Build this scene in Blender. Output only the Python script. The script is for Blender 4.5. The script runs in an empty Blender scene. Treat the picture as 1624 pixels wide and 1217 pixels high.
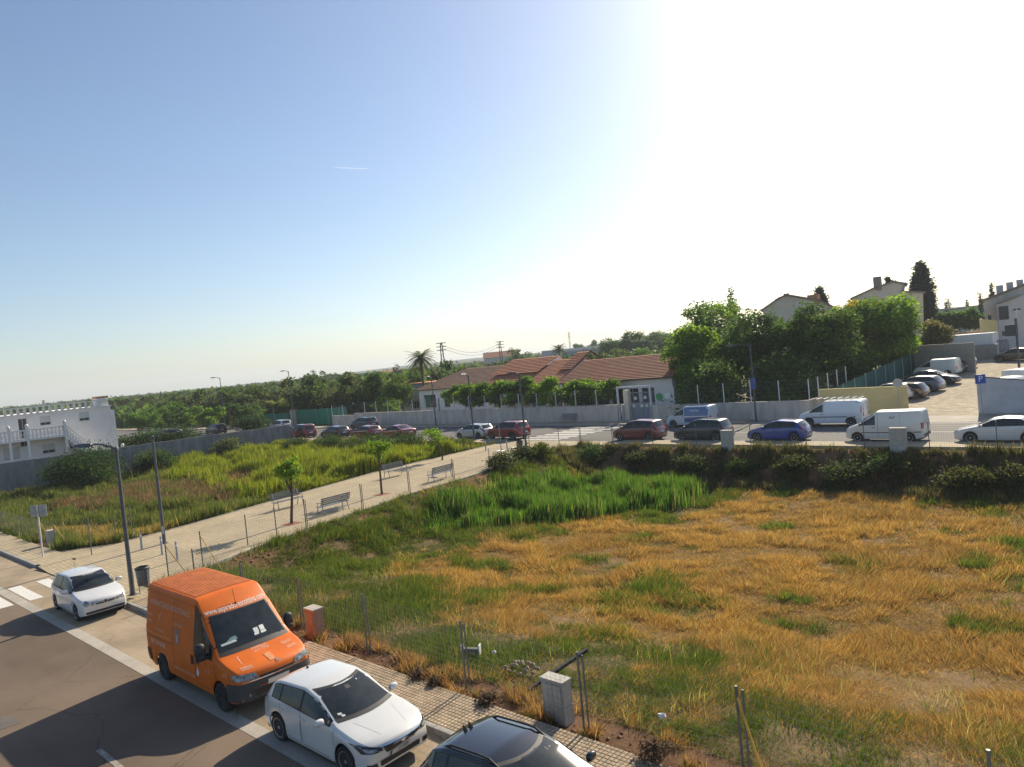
import bpy, bmesh, math, random
import numpy as np
from math import sin, cos, tan, pi, radians, sqrt, atan2
from mathutils import Vector, Matrix
from mathutils.bvhtree import BVHTree

# ------------------------------------------------------------------ frame
# World X runs along the two streets, world Y across them (towards the far road).
CAM_H = 7.3
ROLL, PITCH, FPX = radians(5.5), radians(2.0), 1150.0       # focal length in pixels of a 1624 px wide picture
FW2 = (-0.673, 0.7397)                                      # level viewing direction of the camera
sc = bpy.context.scene
col = sc.collection
_n = math.hypot(*FW2); FX, FY = FW2[0]/_n, FW2[1]/_n
RIGHT = Vector((FY, -FX, 0)); FWD = Vector((FX*cos(PITCH), FY*cos(PITCH), -sin(PITCH)))
UP = RIGHT.cross(FWD)
AX = RIGHT*cos(ROLL) - UP*sin(ROLL); AY = RIGHT*sin(ROLL) + UP*cos(ROLL)
cam_data = bpy.data.cameras.new('camera'); cam = bpy.data.objects.new('camera', cam_data); col.objects.link(cam)
mw = Matrix((AX, AY, -FWD)).transposed().to_4x4(); mw.translation = Vector((0, 0, CAM_H)); cam.matrix_world = mw
cam_data.sensor_width = 36; cam_data.lens = 36*FPX/1624; cam_data.clip_start = .1; cam_data.clip_end = 9000
sc.camera = cam

# ------------------------------------------------------------------ light
SUN_EL, SUN_V = radians(31), Vector((-0.15, 0.989))         # horizontal direction towards the sun
world = bpy.data.worlds.new('World'); sc.world = world; world.use_nodes = True
nt = world.node_tree; nt.nodes.clear()
sky = nt.nodes.new('ShaderNodeTexSky'); sky.sky_type = 'NISHITA'; sky.sun_disc = False
sky.sun_elevation = SUN_EL; sky.sun_rotation = atan2(SUN_V.x, SUN_V.y)
sky.air_density = 0.95; sky.dust_density = 1.0; sky.ozone_density = 2.4; sky.altitude = 50
bg = nt.nodes.new('ShaderNodeBackground'); bg.inputs['Strength'].default_value = 0.083
wo = nt.nodes.new('ShaderNodeOutputWorld')
nt.links.new(sky.outputs[0], bg.inputs[0]); nt.links.new(bg.outputs[0], wo.inputs[0])
sl = bpy.data.lights.new('sun', 'SUN'); sl.energy = 4.7; sl.angle = radians(.53); sl.color = (1, .87, .66)
so = bpy.data.objects.new('sun', sl); col.objects.link(so); so.location = (-10, 60, 60)
sv = Vector((SUN_V.x*cos(SUN_EL), SUN_V.y*cos(SUN_EL), sin(SUN_EL)))
so.rotation_euler = sv.to_track_quat('Z', 'Y').to_euler()
sc.view_settings.view_transform = 'Standard'; sc.view_settings.look = 'None'
sc.view_settings.exposure = 0.75; sc.view_settings.gamma = 1
sc.render.engine = 'CYCLES'
cy = sc.cycles; cy.use_denoising = True; cy.max_bounces = 6; cy.diffuse_bounces = 3; cy.glossy_bounces = 3
cy.transmission_bounces = 4; cy.transparent_max_bounces = 8; cy.volume_bounces = 1; cy.sample_clamp_indirect = 6
cy.caustics_reflective = False; cy.caustics_refractive = False

rng = np.random.default_rng(7); random.seed(7)

# ------------------------------------------------------------------ helpers
def tag(o, label=None, cat=None, group=None, kind=None):
    if label: o['label'] = label
    if cat: o['category'] = cat
    if group: o['group'] = group
    if kind: o['kind'] = kind
    return o
def thing(name, label, cat, loc=(0, 0, 0), rz=0, group=None):
    o = bpy.data.objects.new(name, None); col.objects.link(o); o.empty_display_size = .3
    o.location = loc; o.rotation_euler = (0, 0, rz)
    return tag(o, label, cat, group)
def link(name, me, parent=None, mat=None):
    o = bpy.data.objects.new(name, me); col.objects.link(o)
    if parent: o.parent = parent
    if mat is not None and not len(me.materials): me.materials.append(mat)
    return o
def copy_tree(o, parent=None):
    c = o.copy(); col.objects.link(c)
    if parent: c.parent = parent
    for ch in list(o.children): copy_tree(ch, c)
    return c
def np_mesh(name, verts, faces, mats=(), smooth=False, colattr=None, midx=None):
    """verts (N,3), faces (M,k) with constant k, or list of lists."""
    me = bpy.data.meshes.new(name)
    if isinstance(faces, np.ndarray):
        k = faces.shape[1]; m = len(faces)
        me.vertices.add(len(verts)); me.vertices.foreach_set('co', np.ascontiguousarray(verts, np.float32).ravel())
        me.loops.add(m*k); me.loops.foreach_set('vertex_index', np.ascontiguousarray(faces, np.int32).ravel())
        me.polygons.add(m); me.polygons.foreach_set('loop_start', np.arange(0, m*k, k, dtype=np.int32))
        if midx is not None: me.polygons.foreach_set('material_index', np.ascontiguousarray(midx, np.int32))
        if smooth: me.polygons.foreach_set('use_smooth', np.ones(m, bool))
        me.update(calc_edges=True)
    else:
        me.from_pydata([tuple(v) for v in verts], [], faces); 
        if smooth: me.polygons.foreach_set('use_smooth', np.ones(len(me.polygons), bool))
        me.update()
    if colattr is not None:
        a = me.color_attributes.new('col', 'FLOAT_COLOR', 'POINT')
        c = np.ones((len(verts), 4), np.float32); c[:, :3] = colattr
        a.data.foreach_set('color', c.ravel())
    for mt in mats: me.materials.append(mt)
    return me
class MB:
    """collects simple shapes into one mesh"""
    def __init__(s): s.v = []; s.f = []
    def add(s, v, f):
        b = len(s.v); s.v += [tuple(p) for p in v]; s.f += [[i+b for i in q] for q in f]; return s
    def box(s, x0, x1, y0, y1, z0, z1):
        return s.add([(x0,y0,z0),(x1,y0,z0),(x1,y1,z0),(x0,y1,z0),(x0,y0,z1),(x1,y0,z1),(x1,y1,z1),(x0,y1,z1)],
                     [(0,3,2,1),(4,5,6,7),(0,1,5,4),(1,2,6,5),(2,3,7,6),(3,0,4,7)])
    def tube(s, pts, r, n=8, caps=True):
        pts = [Vector(p) for p in pts]; rs = r if isinstance(r, (list, tuple)) else [r]*len(pts)
        vs = []; fs = []; ref = None
        for i, p in enumerate(pts):
            t = (pts[min(i+1, len(pts)-1)] - pts[max(i-1, 0)]).normalized()
            if ref is None: ref = Vector((1, 0, 0)) if abs(t.x) < .8 else Vector((0, 1, 0))
            a = (ref - t*ref.dot(t)).normalized(); b = t.cross(a); ref = a
            for k in range(n):
                th = 2*pi*k/n + pi/n; vs.append(p + (a*cos(th) + b*sin(th))*rs[i])
        for i in range(len(pts)-1):
            for k in range(n): fs.append((i*n+k, i*n+(k+1) % n, (i+1)*n+(k+1) % n, (i+1)*n+k))
        if caps: fs.append(list(range(n))[::-1]); fs.append([(len(pts)-1)*n+k for k in range(n)])
        return s.add(vs, fs)
    def lathe(s, prof, n=16, axis='z', c=(0, 0, 0)):
        vs = []; fs = []
        for r, h in prof:
            for k in range(n):
                a = 2*pi*k/n
                p = (r*cos(a), r*sin(a), h) if axis == 'z' else ((r*cos(a), h, r*sin(a)) if axis == 'y' else (h, r*cos(a), r*sin(a)))
                vs.append((p[0]+c[0], p[1]+c[1], p[2]+c[2]))
        m = len(prof)
        for i in range(m-1):
            for k in range(n): fs.append((i*n+k, i*n+(k+1) % n, (i+1)*n+(k+1) % n, (i+1)*n+k))
        fs.append(list(range(n))[::-1]); fs.append([(m-1)*n+k for k in range(n)])
        return s.add(vs, fs)
    def prism(s, poly, z0, z1):
        n = len(poly); v = [(x, y, z0) for x, y in poly] + [(x, y, z1) for x, y in poly]
        f = [list(range(n))[::-1], list(range(n, 2*n))] + [(i, (i+1) % n, n+(i+1) % n, n+i) for i in range(n)]
        return s.add(v, f)
    def ball(s, c, r, n=10, m=7, p=1.0):
        rx, ry, rz = r if isinstance(r, (tuple, list)) else (r, r, r)
        sg = lambda x: math.copysign(abs(x)**p, x)
        vs = []; fs = []
        for i in range(m+1):
            ph = -pi/2 + pi*i/m
            for k in range(n):
                th = 2*pi*k/n
                vs.append((c[0]+rx*sg(cos(ph))*sg(cos(th)), c[1]+ry*sg(cos(ph))*sg(sin(th)), c[2]+rz*sg(sin(ph))))
        for i in range(m):
            for k in range(n): fs.append((i*n+k, i*n+(k+1) % n, (i+1)*n+(k+1) % n, (i+1)*n+k))
        return s.add(vs, fs)
    def rot(s, rz, start=0):
        c, d = cos(rz), sin(rz)
        for i in range(start, len(s.v)):
            x, y, z = s.v[i]; s.v[i] = (x*c-y*d, x*d+y*c, z)
        return s
    def move(s, dx, dy, dz, start=0):
        for i in range(start, len(s.v)):
            x, y, z = s.v[i]; s.v[i] = (x+dx, y+dy, z+dz)
        return s
    def mesh(s, name, mat=None, smooth=False, bevel=0):
        me = bpy.data.meshes.new(name)
        me.from_pydata(s.v, [], s.f)
        bm = bmesh.new(); bm.from_mesh(me)
        bmesh.ops.recalc_face_normals(bm, faces=bm.faces)
        if bevel:
            bmesh.ops.bevel(bm, geom=[e for e in bm.edges if len(e.link_faces) == 2 and e.calc_face_angle(0) > .6],
                            offset=bevel, segments=1, affect='EDGES')
        bm.to_mesh(me); bm.free()
        if smooth:
            me.polygons.foreach_set('use_smooth', np.ones(len(me.polygons), bool))
            me.set_sharp_from_angle(angle=radians(38))
        if mat: me.materials.append(mat)
        me.update(); return me
    def build(s, name, mat, parent=None, smooth=False, bevel=0):
        return link(name, s.mesh(name, mat, smooth, bevel), parent)
def B(name, mat, parent, x0, x1, y0, y1, z0, z1, bevel=0):
    return MB().box(x0, x1, y0, y1, z0, z1).build(name, mat, parent, bevel=bevel)

# smooth value noise on numpy arrays
_lat = rng.random((256, 256))
def vnoise(x, y, sc_=1.0, off=0):
    x = np.asarray(x, float)/sc_ + off*17.3; y = np.asarray(y, float)/sc_ + off*9.1
    xi = np.floor(x).astype(int); yi = np.floor(y).astype(int); fx = x-xi; fy = y-yi
    fx = fx*fx*(3-2*fx); fy = fy*fy*(3-2*fy)
    g = lambda a, b: _lat[a % 256, b % 256]
    return (g(xi, yi)*(1-fx)+g(xi+1, yi)*fx)*(1-fy) + (g(xi, yi+1)*(1-fx)+g(xi+1, yi+1)*fx)*fy
def fbm(x, y, sc_=1.0, off=0, oct_=3):
    t = 0; a = 1; s = 0
    for i in range(oct_): t = t + a*vnoise(x, y, sc_/2**i, off+i*3.7); s += a; a *= .5
    return t/s
def sstep(a, b, x):
    t = np.clip((np.asarray(x, float)-a)/(b-a), 0, 1); return t*t*(3-2*t)

# ------------------------------------------------------------------ materials
MATS = {}
def mat(name, c, rough=.75, metal=0., var=.18, scale=2., bump=0., bscale=40., coat=0., spec=.5, c2=None, detail=5, stretch=None):
    if name in MATS: return MATS[name]
    m = bpy.data.materials.new(name); m.use_nodes = True; t = m.node_tree; N = t.nodes; L = t.links
    p = N['Principled BSDF']; p.inputs['Roughness'].default_value = rough; p.inputs['Metallic'].default_value = metal
    p.inputs['Coat Weight'].default_value = coat; p.inputs['Coat Roughness'].default_value = .04
    p.inputs['Specular IOR Level'].default_value = spec
    tc = N.new('ShaderNodeTexCoord'); mp = N.new('ShaderNodeMapping'); L.new(tc.outputs['Object'], mp.inputs[0])
    if stretch: mp.inputs['Scale'].default_value = stretch
    if var or c2:
        nz = N.new('ShaderNodeTexNoise'); nz.inputs['Scale'].default_value = scale; nz.inputs['Detail'].default_value = detail
        nz.inputs['Roughness'].default_value = .62; L.new(mp.outputs[0], nz.inputs['Vector'])
        rp = N.new('ShaderNodeValToRGB'); L.new(nz.outputs['Fac'], rp.inputs[0])
        lo = c2 if c2 else tuple(x*(1-var) for x in c); hi = c if c2 else tuple(min(1, x*(1+var)) for x in c)
        e = rp.color_ramp.elements; e[0].position = .32; e[0].color = (*lo, 1); e[1].position = .68; e[1].color = (*hi, 1)
        L.new(rp.outputs[0], p.inputs['Base Color'])
    else: p.inputs['Base Color'].default_value = (*c, 1)
    if bump:
        n2 = N.new('ShaderNodeTexNoise'); n2.inputs['Scale'].default_value = bscale; n2.inputs['Detail'].default_value = 3
        L.new(mp.outputs[0], n2.inputs['Vector'])
        b = N.new('ShaderNodeBump'); b.inputs['Strength'].default_value = bump; b.inputs['Distance'].default_value = .02
        L.new(n2.outputs['Fac'], b.inputs['Height']); L.new(b.outputs[0], p.inputs['Normal'])
    MATS[name] = m; return m
def leafmat(name, trans=.4, rough=.65, spec=.12, gain=1.0):
    if name in MATS: return MATS[name]
    m = bpy.data.materials.new(name); m.use_nodes = True; t = m.node_tree; N = t.nodes; L = t.links
    p = N['Principled BSDF']; p.inputs['Roughness'].default_value = rough; p.inputs['Specular IOR Level'].default_value = spec
    a = N.new('ShaderNodeAttribute'); a.attribute_name = 'col'
    L.new(a.outputs['Color'], p.inputs['Base Color'])
    tr = N.new('ShaderNodeBsdfTranslucent')
    hs = N.new('ShaderNodeHueSaturation'); hs.inputs['Saturation'].default_value = 1.1; hs.inputs['Value'].default_value = 1.8*gain
    L.new(a.outputs['Color'], hs.inputs['Color']); L.new(hs.outputs[0], tr.inputs[0])
    mx = N.new('ShaderNodeMixShader'); mx.inputs[0].default_value = trans
    L.new(p.outputs[0], mx.inputs[1]); L.new(tr.outputs[0], mx.inputs[2])
    L.new(mx.outputs[0], N['Material Output'].inputs['Surface'])
    MATS[name] = m; return m
def paint(name, c, rough=.32, metal=0.0, coat=1.0):
    m = mat(name, c, rough=rough, metal=metal, var=.05, scale=1.2, coat=coat, spec=.5); return m
GLASS = mat('car_glass', (.034, .042, .044), rough=.06, c2=(.012, .016, .018), scale=2.2, spec=.5)
BLACK = mat('black_plastic', (.02, .02, .022), rough=.55, var=.2)
RUBBER = mat('tyre_rubber', (.022, .022, .024), rough=.85, var=.2)
ALLOY = mat('alloy_rim', (.5, .5, .52), rough=.35, metal=.7, var=.1)
DARKALLOY = mat('dark_rim', (.10, .10, .11), rough=.4, metal=.6, var=.1)
CHROME = mat('chrome_trim', (.75, .76, .78), rough=.15, metal=1, var=0.05)
LAMP = mat('headlamp_glass', (.42, .44, .45), rough=.1, c2=(.07, .075, .08), scale=11, spec=.8)
RED = mat('tail_light_red', (.45, .015, .015), rough=.15, var=.2)
AMBER = mat('indicator_amber', (.75, .25, .02), rough=.2, var=.1)
PLATE = mat('plate_white', (.75, .75, .74), rough=.4, var=.05)
INK = mat('ink_black', (.015, .015, .02), rough=.6, var=.1)
WHITEPRINT = mat('print_white', (.78, .74, .7), rough=.5, var=.08)
STEEL = mat('galvanised_steel', (.34, .36, .37), rough=.45, metal=.6, var=.2, scale=6)
DARKSTEEL = mat('lamp_post_grey', (.09, .10, .115), rough=.5, metal=.3, var=.2, scale=3)
CONC = mat('concrete', (.38, .37, .34), rough=.9, var=.2, scale=3, bump=.3)
# ------------------------------------------------------------------ terrain
PR = np.array([(-29.2, 10.3), (-29.3, 12.4), (-30.6, 16.), (-31.0, 18.4), (-32.1, 22.6), (-32.9, 26.5), (-33.3, 30.4), (-34.0, 34.5), (-34.9, 39.5), (-35.3, 43.3), (-34.6, 45.5)])
PL = np.array([(-40.8, 10.3), (-39.0, 13.0), (-39.6, 17.), (-40.5, 20.8), (-41.8, 26.5), (-43.0, 32.), (-43.3, 38.), (-43.4, 42.), (-43.6, 45.5)])
def path_r(n): return np.interp(n, PR[:, 1], PR[:, 0])
def path_l(n): return np.interp(n, PL[:, 1], PL[:, 0])
def hills(x, y):
    r = np.hypot(x, y); az = np.degrees(np.arctan2(x*FY - y*FX, x*FX + y*FY))       # bearing right of the view axis
    far = 20*sstep(700, 2600, r)*np.exp(-((az+4)/9.)**2) + 12*sstep(200, 900, r)*np.exp(-((az-12)/8.)**2)
    far = far + 5*sstep(1200, 3000, r)*fbm(x, y, 500, 5)*np.exp(-((az+24)/14.)**2)
    return far*(az < 75)*(az > -75)
def zt(x, y):
    x = np.asarray(x, float); y = np.asarray(y, float)
    z = np.full(np.broadcast(x, y).shape, -.09)
    pr, pl = path_r(y), path_l(y)
    rf = np.minimum(np.minimum(.67*sstep(10.35, 21, y)+.33*sstep(20, 38, y), sstep(45.3, 42.5, y)), sstep(0, 6, x-pr))
    inr = (x > pr) & (y > 10.35) & (y < 45.3)
    z = np.where(inr, .03-2.1*rf + .25*rf*(fbm(x, y, 5, 2)-.5), z)
    lf = np.minimum(np.minimum(sstep(10.4, 15, y), sstep(45.2, 41.5, y)), sstep(0, 4, pl-x))
    inl = (x < pl) & (y > 10.35) & (y < 45.2)
    z = np.where(inl, .03-.85*lf + .25*lf*(fbm(x, y, 5, 3)-.5), z)
    lot = .052*np.clip(y-60.5, 0, 110)*sstep(-38, -24, x)
    back = (y > 59.2)
    z = np.where(back, -.02+lot + (fbm(x, y, 12, 4)-.5)*.15*sstep(62, 70, y), z)
    z = np.where((x < -80.5) & (y > 10.35) & (y < 45.3), -.3, z)
    return z + hills(x, y)
def ray(u, v):
    x = (u-812)/FPX; y = -(v-608.5)/FPX
    return AX*x + AY*y + FWD
def px(u, v, dz=0.):
    """point of the terrain that lies under pixel (u, v) of the photograph"""
    r = ray(u, v); t = 5.
    for i in range(4000):
        p = r*t; h = float(zt(p.x, p.y)); h = max(h, 0) if (h > -.095 and h < 0) else h
        if CAM_H + p.z <= h + dz: break
        t += .02 + t*.0015
    return Vector((p.x, p.y, CAM_H + p.z))
def pz(u, v, z=0.):
    r = ray(u, v); t = (z-CAM_H)/r.z; return Vector((r.x*t, r.y*t, z))
def at_n(u, v, n):
    """point of the upright plane Y = n under pixel (u, v)"""
    r = ray(u, v); t = n/r.y; return Vector((r.x*t, n, CAM_H + r.z*t))
def at_d(u, v, d):
    r = ray(u, v); f = r.x*FX + r.y*FY; t = d/f; return Vector((r.x*t, r.y*t, CAM_H + r.z*t))

def axis_grid(fine0, fine1, step, lo, hi):
    a = list(np.arange(fine0, fine1+1e-6, step)); st = step; v = fine1
    while v < hi: st *= 1.22; v += st; a.append(v)
    st = step; v = fine0
    while v > lo: st *= 1.22; v -= st; a.insert(0, v)
    return np.array(a)
gx = axis_grid(-84, 24, .6, -4200, 3600); gy = axis_grid(8, 64, .5, -400, 4600)
GX, GY = np.meshgrid(gx, gy, indexing='ij'); GZ = zt(GX, GY)
nx, ny = len(gx), len(gy)
idx = np.arange(nx*ny).reshape(nx, ny)
gf = np.stack([idx[:-1, :-1], idx[1:, :-1], idx[1:, 1:], idx[:-1, 1:]], -1).reshape(-1, 4)
soil = np.array((.13, .09, .055)); straw = np.array((.21, .14, .065)); green = np.array((.085, .10, .03)); sand = np.array((.39, .335, .25)); red = np.array((.17, .095, .055))
gc = np.zeros((nx, ny, 3)); gc[:] = green
f1 = fbm(GX, GY, 4, 8)[..., None]
inR = ((GX > path_r(GY)) & (GY > 10.3) & (GY < 45.4))[..., None]; inL = ((GX < path_l(GY)) & (GY > 10.3) & (GY < 45.4))[..., None]
gc = np.where(inR, soil*(1-f1)+straw*f1, gc); gc = np.where(inL, soil*f1*.9+green*(1-f1), gc)
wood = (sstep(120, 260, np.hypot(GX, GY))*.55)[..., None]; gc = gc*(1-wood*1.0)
bank = (((GY > 41) & (GY < 45.5)) | ((GY > 10.2) & (GY < 11.6)) | ((GX-path_r(GY) > -.2) & (GX-path_r(GY) < 1.6+1.6*(fbm(GX, GY, 3, 9)-.5))))[..., None] & (inR | inL)
gc = np.where(bank, red*(.7+.5*f1), gc)
lotm = ((GY > 59) & (GX > -21.7) & (GY < 140))[..., None]; gc = np.where(lotm, sand*(.85+.3*f1), gc)
sch = ((GY > 59) & (GY < 92) & (GX < -21.7) & (GX > -92))[..., None]; gc = np.where(sch, np.where(GX[..., None] > -36, green*.9, sand*.5), gc)
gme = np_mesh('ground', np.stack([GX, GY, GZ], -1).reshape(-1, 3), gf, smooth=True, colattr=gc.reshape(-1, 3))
gm = bpy.data.materials.new('bare_ground'); gm.use_nodes = True; t = gm.node_tree
a = t.nodes.new('ShaderNodeAttribute'); a.attribute_name = 'col'
nz = t.nodes.new('ShaderNodeTexNoise'); nz.inputs['Scale'].default_value = 1.7; nz.inputs['Detail'].default_value = 8; nz.inputs['Roughness'].default_value = .7
tc = t.nodes.new('ShaderNodeTexCoord'); t.links.new(tc.outputs['Object'], nz.inputs['Vector'])
mr = t.nodes.new('ShaderNodeMapRange'); mr.inputs[1].default_value = .3; mr.inputs[2].default_value = .7; mr.inputs[3].default_value = .6; mr.inputs[4].default_value = 1.35
t.links.new(nz.outputs['Fac'], mr.inputs[0])
vm = t.nodes.new('ShaderNodeVectorMath'); vm.operation = 'SCALE'; t.links.new(a.outputs['Color'], vm.inputs[0]); t.links.new(mr.outputs[0], vm.inputs['Scale'])
pb = t.nodes['Principled BSDF']; pb.inputs['Roughness'].default_value = .95; pb.inputs['Specular IOR Level'].default_value = .1
t.links.new(vm.outputs[0], pb.inputs['Base Color'])
bp = t.nodes.new('ShaderNodeBump'); bp.inputs['Strength'].default_value = .8; bp.inputs['Distance'].default_value = .06
t.links.new(nz.outputs['Fac'], bp.inputs['Height']); t.links.new(bp.outputs[0], pb.inputs['Normal'])
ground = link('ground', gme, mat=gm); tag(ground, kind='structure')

# ------------------------------------------------------------------ streets
def street_mat(name, c, c2, patch, pscale=.25, stretch=None):
    """worn road surface: fine grain, wide tonal patches and thin cracks"""
    m = bpy.data.materials.new(name); m.use_nodes = True; t = m.node_tree; N = t.nodes; L = t.links
    p = N['Principled BSDF']; p.inputs['Roughness'].default_value = .88; p.inputs['Specular IOR Level'].default_value = .25
    tc = N.new('ShaderNodeTexCoord'); mp = N.new('ShaderNodeMapping'); L.new(tc.outputs['Object'], mp.inputs[0])
    if stretch: mp.inputs['Scale'].default_value = stretch
    n1 = N.new('ShaderNodeTexNoise'); n1.inputs['Scale'].default_value = pscale; n1.inputs['Detail'].default_value = 6; n1.inputs['Roughness'].default_value = .6
    L.new(mp.outputs[0], n1.inputs['Vector'])
    rp = N.new('ShaderNodeValToRGB'); L.new(n1.outputs['Fac'], rp.inputs[0])
    e = rp.color_ramp.elements; e[0].position = .35; e[0].color = (*c, 1); e[1].position = .62; e[1].color = (*c2, 1)
    n2 = N.new('ShaderNodeTexNoise'); n2.inputs['Scale'].default_value = 60; n2.inputs['Detail'].default_value = 3; L.new(tc.outputs['Object'], n2.inputs['Vector'])
    m2 = N.new('ShaderNodeMapRange'); m2.inputs[1].default_value = .3; m2.inputs[2].default_value = .7; m2.inputs[3].default_value = .70; m2.inputs[4].default_value = 1.25
    L.new(n2.outputs['Fac'], m2.inputs[0])
    vo = N.new('ShaderNodeTexVoronoi'); vo.feature = 'DISTANCE_TO_EDGE'; vo.inputs['Scale'].default_value = .33
    wn = N.new('ShaderNodeTexNoise'); wn.inputs['Scale'].default_value = 1.1; wn.inputs['Detail'].default_value = 5; L.new(tc.outputs['Object'], wn.inputs['Vector'])
    mixv = N.new('ShaderNodeMix'); mixv.data_type = 'VECTOR'; mixv.inputs[0].default_value = .35
    L.new(tc.outputs['Object'], mixv.inputs[4]); L.new(wn.outputs['Color'], mixv.inputs[5]); L.new(mixv.outputs[1], vo.inputs['Vector'])
    m3 = N.new('ShaderNodeMapRange'); m3.inputs[1].default_value = .0; m3.inputs[2].default_value = .004; m3.inputs[3].default_value = 1-patch; m3.inputs[4].default_value = 1
    L.new(vo.outputs['Distance'], m3.inputs[0])
    mu = N.new('ShaderNodeMath'); mu.operation = 'MULTIPLY'; L.new(m2.outputs[0], mu.inputs[0]); L.new(m3.outputs[0], mu.inputs[1])
    v2 = N.new('ShaderNodeVectorMath'); v2.operation = 'SCALE'; L.new(rp.outputs[0], v2.inputs[0]); L.new(mu.outputs[0], v2.inputs['Scale'])
    L.new(v2.outputs[0], p.inputs['Base Color'])
    b = N.new('ShaderNodeBump'); b.inputs['Strength'].default_value = .35; b.inputs['Distance'].default_value = .01
    L.new(n2.outputs['Fac'], b.inputs['Height']); L.new(b.outputs[0], p.inputs['Normal'])
    MATS[name] = m; return m
ASPH = street_mat('asphalt', (.108, .082, .061), (.185, .138, .10), .35, .16, (1, 1.6, 1))
ASPH2 = street_mat('asphalt_far', (.10, .10, .10), (.15, .145, .14), .3, .2)
BAY = street_mat('parking_concrete', (.25, .195, .135), (.37, .295, .205), .45, .5)
GUT = street_mat('gutter_concrete', (.33, .30, .26), (.42, .385, .33), .3, .8)
KERB = mat('kerb_stone', (.34, .32, .29), rough=.9, var=.2, scale=4, bump=.3)
PAVE = mat('paving_tile', (.42, .33, .225), rough=.9, var=.16, scale=5, bump=.25)
PAVE2 = mat('paving_tile_worn', (.36, .28, .19), rough=.9, var=.18, scale=5, bump=.25)
ZEB = mat('road_paint', (.72, .71, .67), rough=.8, c2=(.5, .48, .44), scale=9, bump=.2)
PATHM = bpy.data.materials.new('path_paving'); PATHM.use_nodes = True; t = PATHM.node_tree
tc = t.nodes.new('ShaderNodeTexCoord'); br = t.nodes.new('ShaderNodeTexBrick'); t.links.new(tc.outputs['Object'], br.inputs['Vector'])
br.inputs['Scale'].default_value = 1; br.inputs['Brick Width'].default_value = .4; br.inputs['Row Height'].default_value = .2; br.inputs['Mortar Size'].default_value = .012
br.inputs['Color1'].default_value = (.42, .345, .225, 1); br.inputs['Color2'].default_value = (.365, .295, .19, 1); br.inputs['Mortar'].default_value = (.24, .19, .13, 1)
nz = t.nodes.new('ShaderNodeTexNoise'); nz.inputs['Scale'].default_value = .5; nz.inputs['Detail'].default_value = 6; t.links.new(tc.outputs['Object'], nz.inputs['Vector'])
mr = t.nodes.new('ShaderNodeMapRange'); mr.inputs[3].default_value = .72; mr.inputs[4].default_value = 1.22; t.links.new(nz.outputs['Fac'], mr.inputs[0])
vm = t.nodes.new('ShaderNodeVectorMath'); vm.operation = 'SCALE'; t.links.new(br.outputs[0], vm.inputs[0]); t.links.new(mr.outputs[0], vm.inputs['Scale'])
t.links.new(vm.outputs[0], t.nodes['Principled BSDF'].inputs['Base Color']); t.nodes['Principled BSDF'].inputs['Roughness'].default_value = .9
bp = t.nodes.new('ShaderNodeBump'); bp.inputs['Strength'].default_value = .5; bp.inputs['Distance'].default_value = .01; t.links.new(br.outputs['Fac'], bp.inputs['Height']); bp.invert = True
t.links.new(bp.outputs[0], t.nodes['Principled BSDF'].inputs['Normal'])

def sheet(name, x0, x1, y0, y1, z, m, thick=.05):
    return tag(B(name, m, None, x0, x1, y0, y1, z-thick, z), kind='structure')
sheet('road_near', -160, 30, -9, 6.87, 0, ASPH)
sheet('road_gutter', -160, 30, 6.87, 7.2, .006, GUT)
sheet('parking_lane', -160, 30, 7.2, 9.0, .004, BAY)
KERB_L, KERB_R = -37.5, -27.2
def kerb_run(root_name, x0, x1, y0, y1, z, group, L=1.0, step=1.0):
    """row of single kerb stones under the pavement they edge"""
    root = root_name; n = int((x1-x0)/L)
    me = MB().box(0, L-.012, y0, y1, -.1, z).mesh('kerb_stone', KERB, bevel=.012)
    for i in range(n):
        o = link('kerb_stone', me, root); o.location = (x0+i*L, 0, random.uniform(-.004, .004))
# near pavement: tiles with raised squares
def tile_mesh(size, nsq, g=.014, h=.012):
    mb = MB(); mb.box(.002, size-.002, .002, size-.002, -.04, -h); c = size/nsq
    for i in range(nsq):
        for j in range(nsq): 
            x0, x1, y0, y1 = i*c+g/2, (i+1)*c-g/2, j*c+g/2, (j+1)*c-g/2
            b = .004
            mb.add([(x0,y0,-h),(x1,y0,-h),(x1,y1,-h),(x0,y1,-h),(x0+b,y0+b,0),(x1-b,y0+b,0),(x1-b,y1-b,0),(x0+b,y1-b,0)],
                   [(4,5,6,7),(0,1,5,4),(1,2,6,5),(2,3,7,6),(3,0,4,7)])
    return mb
pav = sheet('pavement_near', KERB_R, 30, 9.15, 10.34, .085, PAVE2, .15)
kerb_run(pav, KERB_R, 4, 9.0, 9.145, .13, None)
tm = [tile_mesh(.395, 4).mesh('paving_tile', m) for m in (PAVE, PAVE2)]
for i in range(76):
    for j in range(3):
        if i*.395-KERB_R*-1 > 3: continue
        o = link('tile', tm[int(random.random() < .4)], pav); o.location = (KERB_R+.01+i*.395, 9.152+j*.395, .13+random.uniform(-.003, .003))
        o.rotation_euler = (random.uniform(-.004, .004), random.uniform(-.004, .004), 0)
pavl = sheet('pavement_near_left', -160, KERB_L, 9.15, 10.5, .125, PATHM, .2)
kerb_run(pavl, -78, KERB_L, 9.0, 9.145, .13, None)
# paved pedestrian path, flush with the crossing
pp = [(x, y) for x, y in PR] + [(-35.0, 47.0), (-43.8, 47.0)] + [(x, y) for x, y in PL[::-1]]
pp = [(KERB_L, 10.3), (KERB_L, 9.0), (KERB_R, 9.0), (KERB_R, 10.3)] + pp
mb = MB(); mb.prism(pp, -.06, .03); pathw = tag(mb.build('path', PATHM, None), kind='structure')
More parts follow.
